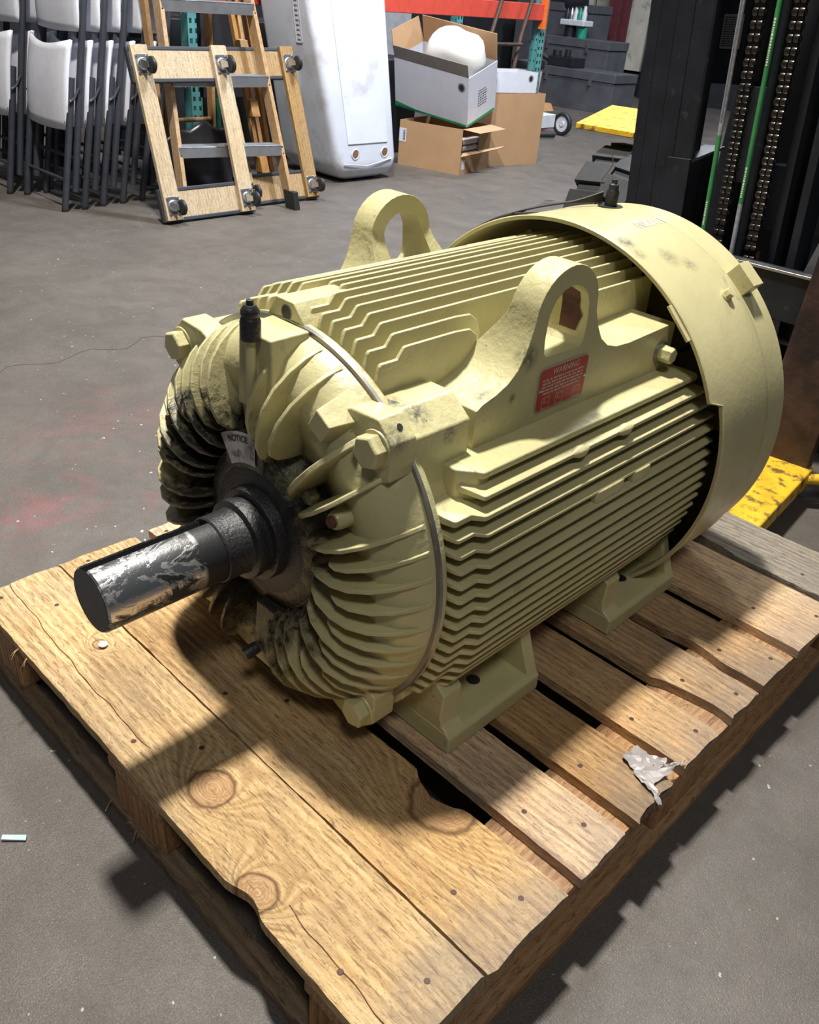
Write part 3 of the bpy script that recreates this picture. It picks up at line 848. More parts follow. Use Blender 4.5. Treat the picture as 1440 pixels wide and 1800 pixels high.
for an in (48.5, 180-48.5):
    p, er, et = cyl_frame(an, 1.352)
    Mx = Matrix.Translation(p+er*.001) @ er.to_track_quat('-Y', 'Z').to_matrix().to_4x4()
    bo = obj('cover_bolt', G().hexnut((0,0,0), .0088, .010).xf(Mx), m_cover, cover)
    obj('cover_washer', G().lathe([(0,-.001), (.011,-.001), (.0115,.002)], 20, 1).xf(Mx), m_cover, bo)
    # cover tab
    q = G()
    c = []
    for y, w_ in ((1.405, .023), (1.452, .023)):
        pass
    p0, er, et = cyl_frame(an+2.5, 1.43, .325)
    for dr, in ((0,), (.042,)):
        for dy, s in ((-.022, -1), (-.022, 1), (.012, 1), (.012, -1)):
            v = p0 + er*dr + et*(s*.0235) + Vector((0, dy, 0)); c.append(tuple(v))
    obj('cover_tab', G().hexa(c), m_cover, cover, bevel=.0015)
p0, er, et = cyl_frame(46, 1.190, .342)
c = []
for dr in (-.004, .001):
    for dy, s in ((0,-1), (0,1), (.03,1), (.03,-1)): c.append(tuple(p0 + er*dr + et*(s*.031) + Vector((0,dy,0))))
obj('rim_strip', G().hexa(c), m_cover, cover, bevel=.001)
# handwritten date
tg = text_geo('10/21/1', .030, bold=.0005)
tg.v = [(lambda a, yy: (.3470*math.cos(a), yy, AZ+.3470*math.sin(a)))(math.radians(79) + y/.347, 1.352 + x) for x, y, z in tg.v]
obj('handwriting', tg, m_marker, cover, smooth=False, fix=False)
# fan behind the rim opening
g = G()
for k in range(9):
    a = 2*PI*k/9
    c = []
    for y in (1.33, 1.42):
        for r, s in ((.10,-.003), (.29,-.003), (.29,.003), (.10,.003)):
            c.append((r*math.cos(a)-s*math.sin(a), y, AZ + r*math.sin(a)+s*math.cos(a)))
    g.hexa([c[i] for i in (0,1,2,3,4,5,6,7)])
obj('fan', g, m_inner, motor)
# capped fitting and wires on the cover
p, er, et = cyl_frame(97, 1.375)
plug = obj('cable_gland', G().lathe([(.022,0), (.022,.003), (.011,.003), (.0115,.026), (.009,.030), (.0085,.038), (.005,.040), (.005,.046), (0,.046)], 18, 2).xf(Matrix.Translation((-.028, 1.372, AZ+.344))), m_black, motor, label='black capped gland standing on the fan cover')
m_wire = plain('black_wire', (.010,.010,.011), .6); m_cu = plain('copper_wire', (.16,.10,.06), .5, .2)
def wire(pts, r, mat):
    # catmull-rom smooth
    P = [Vector(p) for p in pts]; out = []
    for i in range(len(P)-1):
        p0, p1, p2, p3 = P[max(i-1,0)], P[i], P[i+1], P[min(i+2, len(P)-1)]
        for k in range(8):
            t = k/8
            out.append(.5*((2*p1) + (-p0+p2)*t + (2*p0-5*p1+4*p2-p3)*t*t + (-p0+3*p1-3*p2+p3)*t**3))
    out.append(P[-1]); return G().tube(out, r, 6)
def oncyl(ang, y, dr=.003): a = math.radians(ang); r = .347+dr; return (r*math.cos(a), y, AZ+r*math.sin(a))
for i in range(5):
    pts = [oncyl(150, 1.205+.004*i, .004), oncyl(140, 1.208+.003*i), oncyl(128, 1.215+.006*i), oncyl(116, 1.225+.012*i, .005), oncyl(110, 1.27+.01*i, .008+.002*i), oncyl(104, 1.33, .008), (-.045, 1.37, AZ+.350+.004*i)]
    obj('lead_wire', wire(pts, .0022, m_wire), m_wire, motor)
obj('lead_wire', wire([(-.045,1.37,AZ+.355), (-.06,1.38,AZ+.38), (-.05,1.39,AZ+.41), (-.058,1.39,AZ+.43)], .0009, m_cu), m_cu, motor, label='thin upright copper wire')
g = G()
for i in range(7):
    p = Vector(oncyl(112 + i*1.2, 1.235+.008*i, .004)); q = p + Vector((.03, .03, .004)); g.tube([p, q], .0024, 6)
obj('taped_leads', g, m_wire, motor)

# --------------------------------------------------------------- small litter
m_plastic = plain('torn_clear_plastic', (.33,.30,.29), .35, 0, .2)
def crumple(loc, name, label, cat, spec, mat, seed=1):
    rnd = random.Random(seed); g = G()
    for (ax, ay, bx, by, w0, w1) in spec:
        n, m2 = 9, 5
        base = len(g.v)
        for i in range(n+1):
            t = i/n; w_ = w0+(w1-w0)*t
            for j in range(m2+1):
                s = j/m2-.5
                px = ax+(bx-ax)*t - s*w_*(by-ay)/max(1e-6, math.hypot(bx-ax, by-ay)); py = ay+(by-ay)*t + s*w_*(bx-ax)/max(1e-6, math.hypot(bx-ax, by-ay))
                z = .0015 + .006*abs(noise.noise(Vector((px*70, py*70, seed)))) + .004*rnd.random()
                if loc[0]+px > .535: z -= min(.035, (loc[0]+px-.535)*1.2)
                g.v.append((loc[0]+px+rnd.uniform(-.0015,.0015), loc[1]+py+rnd.uniform(-.0015,.0015), loc[2]+z))
        for i in range(n):
            for j in range(m2): a = base+i*(m2+1)+j; g.f.append((a, a+1, a+m2+2, a+m2+1))
    o = obj(name, g, mat, smooth=False, fix=False); s = o.modifiers.new('thick', 'SOLIDIFY'); s.thickness = .0008
    return tag(o, label, cat)
crumple((.495, .885, .140), 'plastic_scrap', 'torn crumpled scrap of pale plastic at the right edge of the pallet', 'scrap',
        ((-.03, .01, .03, .0, .035, .05), (.0, -.01, .05, -.035, .02, .006), (.02, .01, .035, .055, .014, .003), (-.01, .01, .02, .03, .03, .015)), m_plastic)
tag(obj('foam_crumb', G().lathe([(0,0), (.006,.002), (.0075,.0045), (.005,.0075), (0,.008)], 9, 2, (-.228, .442, .1396)).xf(Matrix.Identity(4)), plain('white_foam', (.8,.8,.8), .7), None),
    'small white crumb beside a knot on the front pallet board, below the shaft', 'crumb')
tag(obj('paper_shred', G().hexa([(-.105,.205,.0015),(-.098,.200,.0015),(-.075,.225,.0015),(-.081,.229,.0015),(-.105,.205,.004),(-.098,.200,.005),(-.075,.225,.004),(-.081,.229,.006)]), plain('pale_blue_paper', (.45,.60,.66), .6)),
    'tiny pale blue shred on the floor at the left edge', 'litter')

# =============================================================== forklift
m_mast = plain('mast_black_paint', (.016,.018,.024), .42, .1, .3, .15, 12, .5, ((.09,.085,.08), 30, .62, .5))
m_chain = plain('oiled_chain_steel', (.075,.067,.06), .28, .9, .35, 0, 60)
m_forkr = plain('rusty_fork_steel', (.075,.045,.038), .55, .3, .35, .4, 14, .5, ((.02,.018,.02), 9, .5, .7))
m_yel = plain('scuffed_yellow_paint', (.70,.42,.022), .5, 0, .2, .3, 14, .5, ((.055,.04,.025), 30, .50, .85))
m_hoseg = plain('green_hose_sleeve', (.05,.27,.085), .45, 0, .15)
m_hosew = plain('grey_hose_print', (.33,.33,.36), .5, 0, .25, 0, 90)
m_tyre = plain('tyre_rubber', (.022,.022,.023), .75, 0, .3, .3, 14)
FK = Vector((-.1, 2.6, 0))
fork_t = thing('forklift', 'black forklift mast with chains, green hose and yellow fork behind the electric motor', 'forklift', FK)
LM = Matrix.Translation((-.35, 2.3, .84)) @ Matrix.Rotation(-math.radians(3.6), 4, 'Y') @ Matrix.Rotation(math.radians(2.0), 4, 'X') @ Matrix.Translation((.35, -2.3, -.84))
def fk(name, g, mat, par=None, bevel=.002, lean=True, **k):
    if lean: g.xf(LM)
    return obj(name, g, mat, par or fork_t, bevel=bevel, **k)
Z0, Z1 = .04, 2.3
# outer rail: stepped channel sections side by side
g = G().prism([(-.545,2.29), (-.545,2.265), (-.512,2.265), (-.512,2.40), (-.545,2.40)], 2, Z0, Z1)
fk('outer_mast_rail', g, m_mast)
fk('middle_mast_rail', G().prism([(-.509,2.258), (-.461,2.258), (-.461,2.31), (-.509,2.31)], 2, Z0, Z1), m_mast, bevel=.004)
fk('inner_mast_rail', G().prism([(-.458,2.250), (-.409,2.250), (-.409,2.30), (-.458,2.30)], 2, Z0, Z1), m_mast, bevel=.004)
g = G().prism([(-.406,2.245), (-.358,2.245), (-.352,2.251), (-.352,2.262), (-.385,2.275), (-.385,2.35), (-.406,2.35)], 2, Z0, Z1)
fk('mast_channel', g, m_mast, bevel=.0015)
fk('mast_bracket', G().box(-.42, -.352, 2.24, 2.40, .15, .735), m_mast)
fk('mast_bracket', G().hexa([(-.40,2.25,.725),(-.352,2.25,.725),(-.34,2.40,.745),(-.40,2.40,.745),(-.40,2.25,.733),(-.352,2.25,.733),(-.34,2.40,.753),(-.40,2.40,.753)]), plain('bracket_top_grey', (.16,.16,.17), .4, .3), bevel=.001)  # thin top plate, lighter grey than the bracket below
# centre: lift cylinder, inner channels, cross members
fk('lift_cylinder', G().tube([(-.335,2.52,.05), (-.335,2.52,2.2)], .042, 20), m_mast, bevel=0)
fk('cross_member', G().box(-.36, .30, 2.56, 2.60, .52, .70), m_mast)
fk('cross_member', G().box(-.36, .30, 2.52, 2.58, 1.12, 1.20), m_mast)
fk('cross_member', G().box(-.36, .34, 2.40, 2.44, .12, .28), m_mast)
fk('cover_plate', G().box(-.345, -.235, 2.44, 2.455, .66, .90), plain('grey_cover_plate', (.07,.07,.085), .45), bevel=.002)
for x in (-.187, -.098, -.045, .06, .18, .30):
    w_ = .022 if x < 0 else .03
    fk('mast_channel', G().prism([(x-w_/2,2.27 if x < 0 else 2.33), (x+w_/2,2.27 if x < 0 else 2.33), (x+w_/2,2.36), (x-w_/2,2.36)], 2, Z0, Z1), m_mast)
for x in (.36, .41, .46):
    fk('outer_mast_rail', G().prism([(x,2.255), (x+.045,2.255), (x+.045,2.40), (x,2.40)], 2, Z0, Z1), m_mast)
fk('gas_cylinder', G().tube([(.08,2.46,.45), (.10,2.46,1.2)], .03, 16), plain('dull_teal_cylinder', (.12,.22,.24), .4, .3), bevel=0)
fk('roller_boss', G().lathe([(0,2.40), (.030,2.40), (.034,2.41), (.034,2.43), (.05,2.44), (.05,2.50)], 24, 1, (.02, 0, .72)), m_mast, bevel=0)
# data plate
dp = fk('data_plate', G().box(-.428, -.372, 2.445, 2.448, .985, 1.065), plain('data_plate_grey', (.33,.33,.34), .4, .4), bevel=.001)
g = G(); rnd = random.Random(5)
for i in range(13):
    z = 1.058 - i*.0055; x = -.424
    while x < -.378:
        w_ = rnd.uniform(.003, .010); g.box(x, min(x+w_, -.376), 2.4442, 2.445, z-.0013, z+.0013); x += w_+.002
fk('fine_print', g, m_ink, dp, bevel=0, smooth=False, kind='stuff')
fk('plate_backing', G().box(-.445, -.36, 2.45, 2.47, .90, 1.30), m_mast)
# leaf chains
link = G()
pitch = .0265
for a, b, r in ((-.0148,-.0004,.0118), (.0004,.0148,.0118)):
    link.lathe([(0,a), (r*.72,a), (r*.93,a+.0015), (r,(a+b)/2), (r*.93,b-.0015), (r*.72,b), (0,b)], 14, 0)
link.box(-.0125, .0125, -.0060, .0060, .004, pitch-.004)
link.tube([(-.0175,0,0), (.0175,0,0)], .0045, 8)
link_me = None
for cx in (-.233, -.138):
    base = LM @ Vector((cx, 2.235, .25)); ch = obj('lift_chain', G().tube([LM @ Vector((cx,2.238,.22)), LM @ Vector((cx,2.238,1.5))], .0035, 8), m_chain, fork_t)
    for i in range(48):
        p = LM @ Vector((cx, 2.235, .25 + i*pitch))
        if link_me is None:
            o = obj('chain_link', link, m_chain, ch); o.data.transform(Matrix.Translation(FK)); link_me = o.data
        else:
            o = bpy.data.objects.new('chain_link', link_me); COL.objects.link(o); o.parent = ch
        o.location = p - FK; o.rotation_euler = (math.radians(2.0), -math.radians(3.6), 0)
# hoses: each partly green sleeved, partly grey printed
def hose(cx, y, zs, name='hydraulic_hose'):
    h = None
    for a, b, mt, lab in zs:
        g = G().tube([(cx, y, a), (cx, y, b)], .0062, 12)
        if h is None: h = fk(name, g, mt, bevel=0, label=lab)
        else: fk('hose_sleeve', g, mt, h, bevel=0, label=lab)
    return h
h1 = hose(-.282, 2.24, ((.20, .80, m_hoseg, 'green hose with a grey upper part'), (.80, 1.6, m_hosew, 'grey printed upper part')))
h2 = hose(-.192, 2.24, ((.20, .585+.06, m_hosew, 'hose grey below and green above'), (.645, 1.6, m_hoseg, 'green upper part')))
g = G(); rnd = random.Random(8)
def hoseprint(cx, a, b, mt, par):
    g = G(); z = a
    while z < b:
        l_ = rnd.uniform(.002, .006); g.box(cx-.002, cx+.0022, 2.2335, 2.2345, z, z+l_); z += l_+.002
    fk('fine_print', g, mt, par, bevel=0, smooth=False, kind='stuff')
hoseprint(-.282, .83, 1.2, plain('grey_print', (.16,.16,.17), .5), h1); hoseprint(-.192, .66, .73, m_marker, h2); hoseprint(-.282, .58, .64, m_marker, h1); hoseprint(-.192, .96, 1.06, m_marker, h2)
# carriage and forks (yawed a little, as the truck stands)
fk('carriage_bar', G().hexa([(-.52,2.15,.42),(.40,2.17,.42),(.40,2.21,.42),(-.52,2.19,.42),(-.52,2.15,.535),(.40,2.17,.545),(.40,2.21,.545),(-.52,2.19,.535)]), m_mast, lean=False, bevel=.003)
fk('carriage_edge', G().hexa([(-.52,2.146,.530),(.095,2.158,.535),(.095,2.19,.535),(-.52,2.18,.530),(-.52,2.146,.536),(.095,2.158,.542),(.095,2.19,.542),(-.52,2.18,.536)]), m_steel, lean=False, bevel=.001)
fk('carriage_bar', G().hexa([(-.52,2.16,.12),(.40,2.18,.12),(.40,2.21,.12),(-.52,2.19,.12),(-.52,2.16,.22),(.40,2.18,.22),(.40,2.21,.22),(-.52,2.19,.22)]), m_mast, lean=False, bevel=.003)
fk('carriage_rod', G().tube([(-.3,2.19,.36), (.35,2.20,.365)], .008, 10), m_chain, lean=False, bevel=0)
fk('stiffener', G().hexa([(.02,2.25,.50),(.045,2.25,.50),(.045,2.30,.50),(.02,2.30,.50),(.055,2.25,.68),(.08,2.25,.68),(.08,2.30,.68),(.055,2.30,.68)]), plain('worn_grey_steel', (.14,.14,.15), .4, .3), lean=False)
for dx in (0, -.45):
    FH = .635 if dx == 0 else .56
    f = fk('fork', G().hexa([(.088+dx,2.10,.052),(.232+dx,2.115,.052),(.232+dx,2.150,.052),(.088+dx,2.135,.052),(.098+dx,2.105,FH),(.232+dx,2.12,FH),(.232+dx,2.150,FH),(.098+dx,2.135,FH)]), m_forkr if dx == 0 else m_mast, lean=False, bevel=.004, label='dark rusty fork shank')
    L0, L1 = 2.14, 1.42
    fk('fork_blade', G().hexa([(.168+dx,L1,.055),(.312+dx,L1,.055),(.242+dx,L0,.045),(.086+dx,L0,.045),(.168+dx,L1,.096),(.312+dx,L1,.096),(.242+dx,L0,.098),(.086+dx,L0,.098)]), m_yel, f, lean=False, bevel=.006, label='scuffed yellow fork blade')
fk('fork_pin', G().tube([(.235,2.10,.075), (.30,2.16,.08), (.36,2.24,.085)], .014, 12), m_yel, lean=False, bevel=0, label='yellow pin')
# front tyre with lugs, yellow step plate
wheel = fk('tyre', G().lathe([(.12,-1.13), (.255,-1.15), (.288,-1.135), (.288,-.925), (.255,-.91), (.12,-.93)], 48, 0, (0, 3.17, .3)), m_tyre, lean=False, bevel=0)
fk('wheel_rim', G().lathe([(0,-1.10), (.10,-1.10), (.125,-1.13), (.125,-.93), (.10,-.96), (0,-.96)], 32, 0, (0, 3.17, .3)), m_forkr, wheel, lean=False, bevel=0)
for k in range(15):
    t0 = 2*PI*k/15
    c = []
    for (r, hw) in ((.262, .047), (.302, .040)):
        for x, sk in ((-1.152, 0), (-1.02, .10)):
            pass
    for side in (0, 1):
        sh = side*PI/15
        xa, xb = ((-1.155, -1.025) if side == 0 else (-1.035, -.905))
        V = []
        for r, hw in ((.262, .175), (.303, .150)):
            for x, dt in ((xa, -hw+ (.05 if side else -.05)), (xb, -hw), (xb, hw), (xa, hw + (.05 if side else -.05))):
                t = t0 + sh + dt; V.append((x, 3.17 - r*math.cos(t), .3 + r*math.sin(t)))
        fk('tread_lug', G().hexa(V), m_tyre, wheel, lean=False, bevel=.003)
fk('step_plate', G().hexa([(-1.27,3.05,.640),(-1.02,3.07,.640),(-1.25,3.85,.640),(-1.60,3.80,.640),(-1.27,3.05,.662),(-1.02,3.07,.662),(-1.25,3.85,.662),(-1.60,3.80,.662)]), m_yel, lean=False, bevel=.004, label='scuffed yellow step plate')
fk('chassis', G().box(-.50, .8, 2.72, 3.6, .12, 1.5), plain('dark_truck_body', (.012,.013,.017), .6), lean=False, bevel=.01)
fk('axle', G().tube([(-.98,3.17,.3), (.85,3.17,.3)], .06, 16), m_mast, lean=False, bevel=0)
fk('warning_patch', G().hexa([(-.30,2.595,.42),(-.24,2.595,.42),(-.24,2.61,.42),(-.30,2.61,.42),(-.27,2.595,.455),(-.24,2.595,.47),(-.24,2.61,.47),(-.27,2.61,.455)]), m_yel, lean=False, bevel=0)

# =============================================================== folding chairs
m_cplas = plain('white_moulded_plastic', (.70,.71,.78), .38, 0, .05, .1, 30)
m_cframe = plain('charcoal_powder_coat', (.040,.044,.056), .42, .1, .15)
m_cblk = plain('black_rubber', (.015,.015,.017), .55)
def make_chair(name, label, plas, loc):
    t = thing(name, label, 'chair', loc, (-math.radians(12.1), 0, 0), 'folded chairs stacked against each other', local=True)
    def shell(z0, z1, hw0, hw1, yf, dip, curl, thick=.012):
        g = G(); nu, nv = 16, 10
        for i in range(nu+1):
            u = 2*i/nu-1
            for j in range(nv+1):
                v = j/nv; hw = hw0+(hw1-hw0)*v
                z = z0+(z1-z0)*v - dip*(1-u*u)*v**3 - .012*(1-u*u)*(1-v)**4
                y = yf + curl*u**4 + .02*(1-v)**3 - .006*math.sin(v*PI)
                g.v.append((u*hw, y, z))
        for i in range(nu):
            for j in range(nv): a = i*(nv+1)+j; g.f.append((a, a+nv+1, a+nv+2, a+1))
        return g
    s = obj('seat', shell(.375, .755, .208, .198, -.034, .035, .022), plas, t, fix=False)
    s.modifiers.new('thick', 'SOLIDIFY').thickness = -.014
    b = obj('backrest', shell(.80, 1.10, .205, .20, -.012, -.03, .02), plas, t, fix=False)
    b.modifiers.new('thick', 'SOLIDIFY').thickness = -.016
    g = G()
    for s_ in (-1, 1):
        lip = []
    for s_ in (-1, 1):
        obj('back_leg', G().tube([(s_*.212, .045, .10), (s_*.210, .030, .55), (s_*.208, .022, 1.02), (s_*.195, .022, 1.10)], .016, 12), m_cframe, t)
        fl_ = obj('front_leg', G().tube([(s_*.207, 0, .012), (s_*.205, -.004, .40), (s_*.197, -.006, .60)], .016, 12), m_cframe, t)
        obj('rubber_foot', G().tube([(s_*.207, 0, 0.001), (s_*.207, 0, .022)], .0155, 12), m_cblk, fl_)
        obj('side_rail', G().hexa([(s_*.180,-.020,.40),(s_*.192,-.020,.40),(s_*.192,.0,.40),(s_*.180,.0,.40),(s_*.172,-.020,.585),(s_*.190,-.020,.565),(s_*.190,.0,.565),(s_*.172,.0,.585)]), m_cframe, t)
        lk = obj('hinge_link', G().tube([(s_*.222, -.014, .500), (s_*.224, .002, .515), (s_*.226, .020, .565)], .0065, 8), m_cframe, t)
        obj('rivet', G().tube([(s_*.226, -.016, .500), (s_*.226, -.022, .500)], .006, 8), m_steel, lk)
    obj('crossbar', G().tube([(-.205, 0, .145), (.205, 0, .145)], .0085, 8), m_cframe, t)
    obj('crossbar', G().tube([(-.210, .043, .25), (.210, .043, .25)], .0085, 8), m_cframe, t)
    obj('top_bar', G().tube([(-.197, .022, 1.10), (-.16, .022, 1.135), (.16, .022, 1.135), (.197, .022, 1.10)], .0125, 10), m_cframe, t)
    return t
ch0 = make_chair('folding_chair', 'white and charcoal folding chair, frontmost of the right-hand folded stack', m_cplas, (-3.607, 1.93, 0))
ords = ['second', 'third', 'fourth', 'fifth']
for i, (x, y) in enumerate(((-3.612, 2.035), (-3.635, 2.145), (-3.648, 2.262), (-3.66, 2.38))):
    dup(ch0, (x, y, 0), (-math.radians(12.1+.4*i), 0, 0), f'white and charcoal folding chair, {ords[i]} from the front of the right-hand folded stack')
for i, (x, y) in enumerate(((-4.075, 1.865), (-4.085, 1.975), (-4.095, 2.09))):
    dup(ch0, (x, y, 0), None, f'white and charcoal folding chair at the left picture edge, {["frontmost", "second", "third"][i]} of the left-hand folded stack')
kc = make_chair('folding_chair', 'all-black folding chair between the white chairs and the wooden stepladder', m_cblk, (-3.98, 2.60, 0))
for o in list(kc.children):
    pass

# =============================================================== furniture dollies
m_maple = wood('pale_dolly_wood', light=(.68,.54,.36), dark=(.50,.36,.21), gray=.12, axis=2, fine=.8)
m_maple2 = wood('honey_dolly_wood', light=(.50,.33,.15), dark=(.34,.20,.08), gray=.1, axis=2, fine=.8)
m_rub = plain('dolly_rubber_strip', (.035,.04,.05), .6)
def make_dolly(label, wood_m, loc, rot):
    t = thing('furniture_dolly', label, 'dolly', loc, rot, 'furniture dollies', local=True)
    W, H = .515, .775
    for x0 in (0, W-.085):
        obj('side_board', G().box(x0, x0+.085, -.044, -.022, .008, H-.004), wood_m, t, bevel=.002)
    for z0 in (.012, H-.150):
        cb = obj('cross_board', G().box(.012, W-.012, -.022, 0, z0, z0+.135), wood_m, t, bevel=.002)
        for zz in (z0-.009, z0+.127):
            obj('rubber_strip', G().box(-.006, W+.006, -.025, .004, zz, zz+.018), m_rub, cb, bevel=.004)
        obj('rubber_strip', G().box(-.012, 0.0, -.024, .003, z0-.009, z0+.144), m_rub, cb, bevel=.004)
        obj('rubber_strip', G().box(W, W+.012, -.024, .003, z0-.009, z0+.144), m_rub, cb, bevel=.004)
    for x in (.045, W-.040):
        for z in (.075, H-.085):
            c = obj('caster', G().box(x-.034, x+.034, -.0475, -.044, z-.042, z+.042), m_steel, t, bevel=.002, label='chrome caster with black wheel')
            sg = random.uniform(-.4, .4)
            obj('swivel', G().lathe([(0,-.060), (.022,-.060), (.027,-.052), (.027,-.047)], 20, 1, (x, 0, z)), m_steel, c)
            for s in (-1, 1):
                obj('caster_fork', G().hexa([(x+s*.014,-.060,z-.02),(x+s*.018,-.060,z-.02),(x+s*.018,-.060,z+.02),(x+s*.014,-.060,z+.02),(x+s*.014+.012,-.100,z-.024),(x+s*.018+.012,-.100,z-.024),(x+s*.018+.012,-.100,z+.0),(x+s*.014+.012,-.100,z+.0)]), m_steel, c, bevel=.001)
            obj('wheel', G().lathe([(0,-.010), (.012,-.0125), (.030,-.011), (.036,-.006), (.036,.006), (.030,.011), (.012,.0125), (0,.010)], 28, 0, (x+.012, -.098, z-.014)), m_cblk, c)
            for dx in (-.027, .027):
                for dz in (-.035, .035): obj('bolt', G().hexnut((x+dx, -.0475, z+dz), .0055, .005), m_steel, c)
    return t
make_dolly('pale wooden furniture dolly with black strips leaning upright in front of the stepladder', m_maple, (-2.975, 2.222, 0), (-math.radians(17), 0, PI/2))
d2 = make_dolly('honey-coloured furniture dolly on end between the stepladder and the white cooler', m_maple2, (-3.085, 2.745, 0), (-math.radians(19.5), 0, PI/2))

# =============================================================== stepladder
m_lad = wood('ladder_wood', light=(.66,.44,.24), dark=(.46,.27,.13), gray=.15, axis=2, fine=.8)
m_lad2 = wood('ladder_wood_orange', light=(.60,.34,.13), dark=(.42,.21,.07), gray=.1, axis=2, fine=.8)
lad = thing('stepladder', 'wooden stepladder with aluminium treads standing between the chairs and the white cooler', 'ladder', (-3.2, 2.72, 0))
def railp(s, z):  # s 0 left, 1 right
    t = z/.94
    L = Vector((-3.12-.19*t, 2.43+.04*t, z)); R_ = Vector((-2.96-.33*t, 2.985-.008*t, z))
    return L.lerp(R_, s)
def beam(p0, p1, wx, wy, g=None):
    g = g or G(); c = []
    for p in (p0, p1):
        for a, b in ((-1,-1), (1,-1), (1,1), (-1,1)): c.append((p.x+a*wx/2, p.y+b*wy/2, p.z))
    return g.hexa(c)
for s in (0, 1):
    r = obj('side_rail', beam(railp(s, .0), railp(s, 1.9), .065, .022), m_lad, lad, bevel=.002)
    for k in range(6):
        z = .285+.312*k
        for dz in (-.018, .012):
            for dx in (-.0,): p = railp(s, z+dz); obj('rivet', G().lathe([(0,.0025), (.004,.0012), (.005,0)], 8, 0, (p.x+.0325, p.y, p.z)), m_ink, r)
for k in range(6):
    z = .285+.312*k
    a, b = railp(0, z), railp(1, z)
    d = (b-a).normalized()
    nrm = Vector((d.y, -d.x, 0))
    g = G()
    for (o0, o1, z0, z1) in ((.036, .030, -.030, .022), (.036, -.055, .014, .022), (-.050, -.055, -.02, .022)):
        c = []
        for zz in (z0, z1):
            for p, o_ in ((a, o0), (b, o0), (b, o1), (a, o1)):
                q = p + nrm*o_; c.append((q.x, q.y, z+zz))
        g.hexa(c)
    tr_ = obj('tread', g, m_alu, lad, bevel=.002)
    g = G()
    for q in range(4):
        c = []
        for zz in (.022, .0235):
            for p, o_ in ((a, .028-.02*q), (b, .028-.02*q), (b, .022-.02*q), (a, .022-.02*q)):
                v = p + nrm*o_; c.append((v.x, v.y, z+zz))
        g.hexa(c)
    obj('tread_ridge', g, m_alu, tr_)
obj('ladder_foot', beam(Vector((-2.945,2.985,0)), Vector((-2.965,2.985,.09)), .085, .034), m_cblk, lad, bevel=.003)
obj('ladder_foot', beam(Vector((-3.11,2.43,0)), Vector((-3.13,2.43,.09)), .085, .034), m_cblk, lad, bevel=.003)
top = Vector((-3.6, 2.72, 1.9))
for y, x0 in ((2.68, -3.64), (2.96, -3.64), ):
    obj('rear_rail', beam(Vector((x0,y,.0)), Vector((-3.60,y-.02 if y > 2.7 else y+.02,1.9)), .05, .022), m_lad2, lad, bevel=.002)
obj('rear_rail', beam(Vector((-3.30,2.435,.3)), Vector((-3.50,2.44,1.9)), .05, .022), m_lad2, lad, bevel=.002)
for z in (.35, .95, 1.5): obj('rear_rung', G().tube([(-3.63,2.69,z), (-3.63,2.95,z)], .012, 10), m_lad2, lad)
obj('ladder_top', G().box(-3.68, -3.42, 2.46, 3.0, 1.9, 1.93), m_lad, lad, bevel=.003)
# second, folded wooden ladder: narrow strips right behind the first
lad2 = thing('stepladder', 'folded orange wooden stepladder just behind the right rail of the open stepladder', 'ladder', (-3.45, 2.97, 0))
for i, (yb, yt, xb) in enumerate(((3.06, 2.93, -3.30), (3.10, 3.00, -3.34), (3.16, 3.08, -3.36))):
    obj('side_rail', beam(Vector((xb, yb, .10 if i else .0)), Vector((xb-.27, yt, 1.5)), .03, .024), m_lad2, lad2, bevel=.002)
for k in range(5):
    z = .12+.28*k; obj('rung_end', beam(Vector((-3.30-.05*k,3.055-.02*k,z)), Vector((-3.30-.05*k-.02,3.05-.02*k,z+.08)), .06, .05), m_lad2, lad2, bevel=.002)

# =============================================================== white cooler on end
m_cool = plain('scuffed_white_plastic', (.62,.65,.74), .42, 0, .06, .15, 6, .4, ((.36,.31,.26), 5, .52, .40))
cool = thing('cooler', 'large scuffed white plastic chest cooler standing on end beside the stepladder', 'cooler', (-3.6, 3.8, 0))
def ringrect(x0, x1, y0, y1, z, r, n=6):
    P = []
    for cx, cy, a in ((x1-r, y1-r, 0), (x0+r, y1-r, 90), (x0+r, y0+r, 180), (x1-r, y0+r, 270)):
        for k in range(n+1): t = math.radians(a+90*k/n); P.append((cx+r*math.cos(t), cy+r*math.sin(t), z))
    return P
g = G(); lv = []
for z, ins, dx in ((.0, .13, .0), (.012, .085, 0), (.04, .035, 0), (.08, .010, 0), (.13, 0, 0), (.6, -.0, 0), (1.3, 0, 0), (1.36, .03, 0), (1.38, .08, 0)):
    t = z/.96; fx = -3.30 - .13*t
    lv.append(ringrect(-3.86-.04*t+ins, fx-ins, 3.635-.16*t+ins, 4.13-.05*t-ins, z, .045))
n = len(lv[0])
for P in lv: g.v += P
for i in range(len(lv)-1):
    for k in range(n): j = (k+1) % n; g.f.append((i*n+k, i*n+j, (i+1)*n+j, (i+1)*n+k))
g.f.append(tuple(range(n-1, -1, -1))); g.f.append(tuple((len(lv)-1)*n+k for k in range(n)))
body = obj('cooler_body', g, m_cool, cool, angle=50)
def onfront(y, z, dx=0): return Vector((-3.30-.13*z/.96+dx, y, z))
g = G()
g.hexa([onfront(3.70,.12,.0), onfront(4.05,.12,.0), onfront(4.02,.125,.008), onfront(3.74,.125,.008), onfront(3.56,1.2,.0), onfront(3.98,1.2,.0), onfront(3.95,1.19,.008), onfront(3.60,1.19,.008)])
obj('recessed_panel', G().hexa([tuple(v) for v in (onfront(3.71,.22,-.004), onfront(4.04,.22,-.004), onfront(4.04,.22,.006), onfront(3.71,.22,.006), onfront(3.60,1.25,-.004), onfront(4.0,1.25,-.004), onfront(4.0,1.25,.006), onfront(3.60,1.25,.006))]), m_cool, body, bevel=.004)
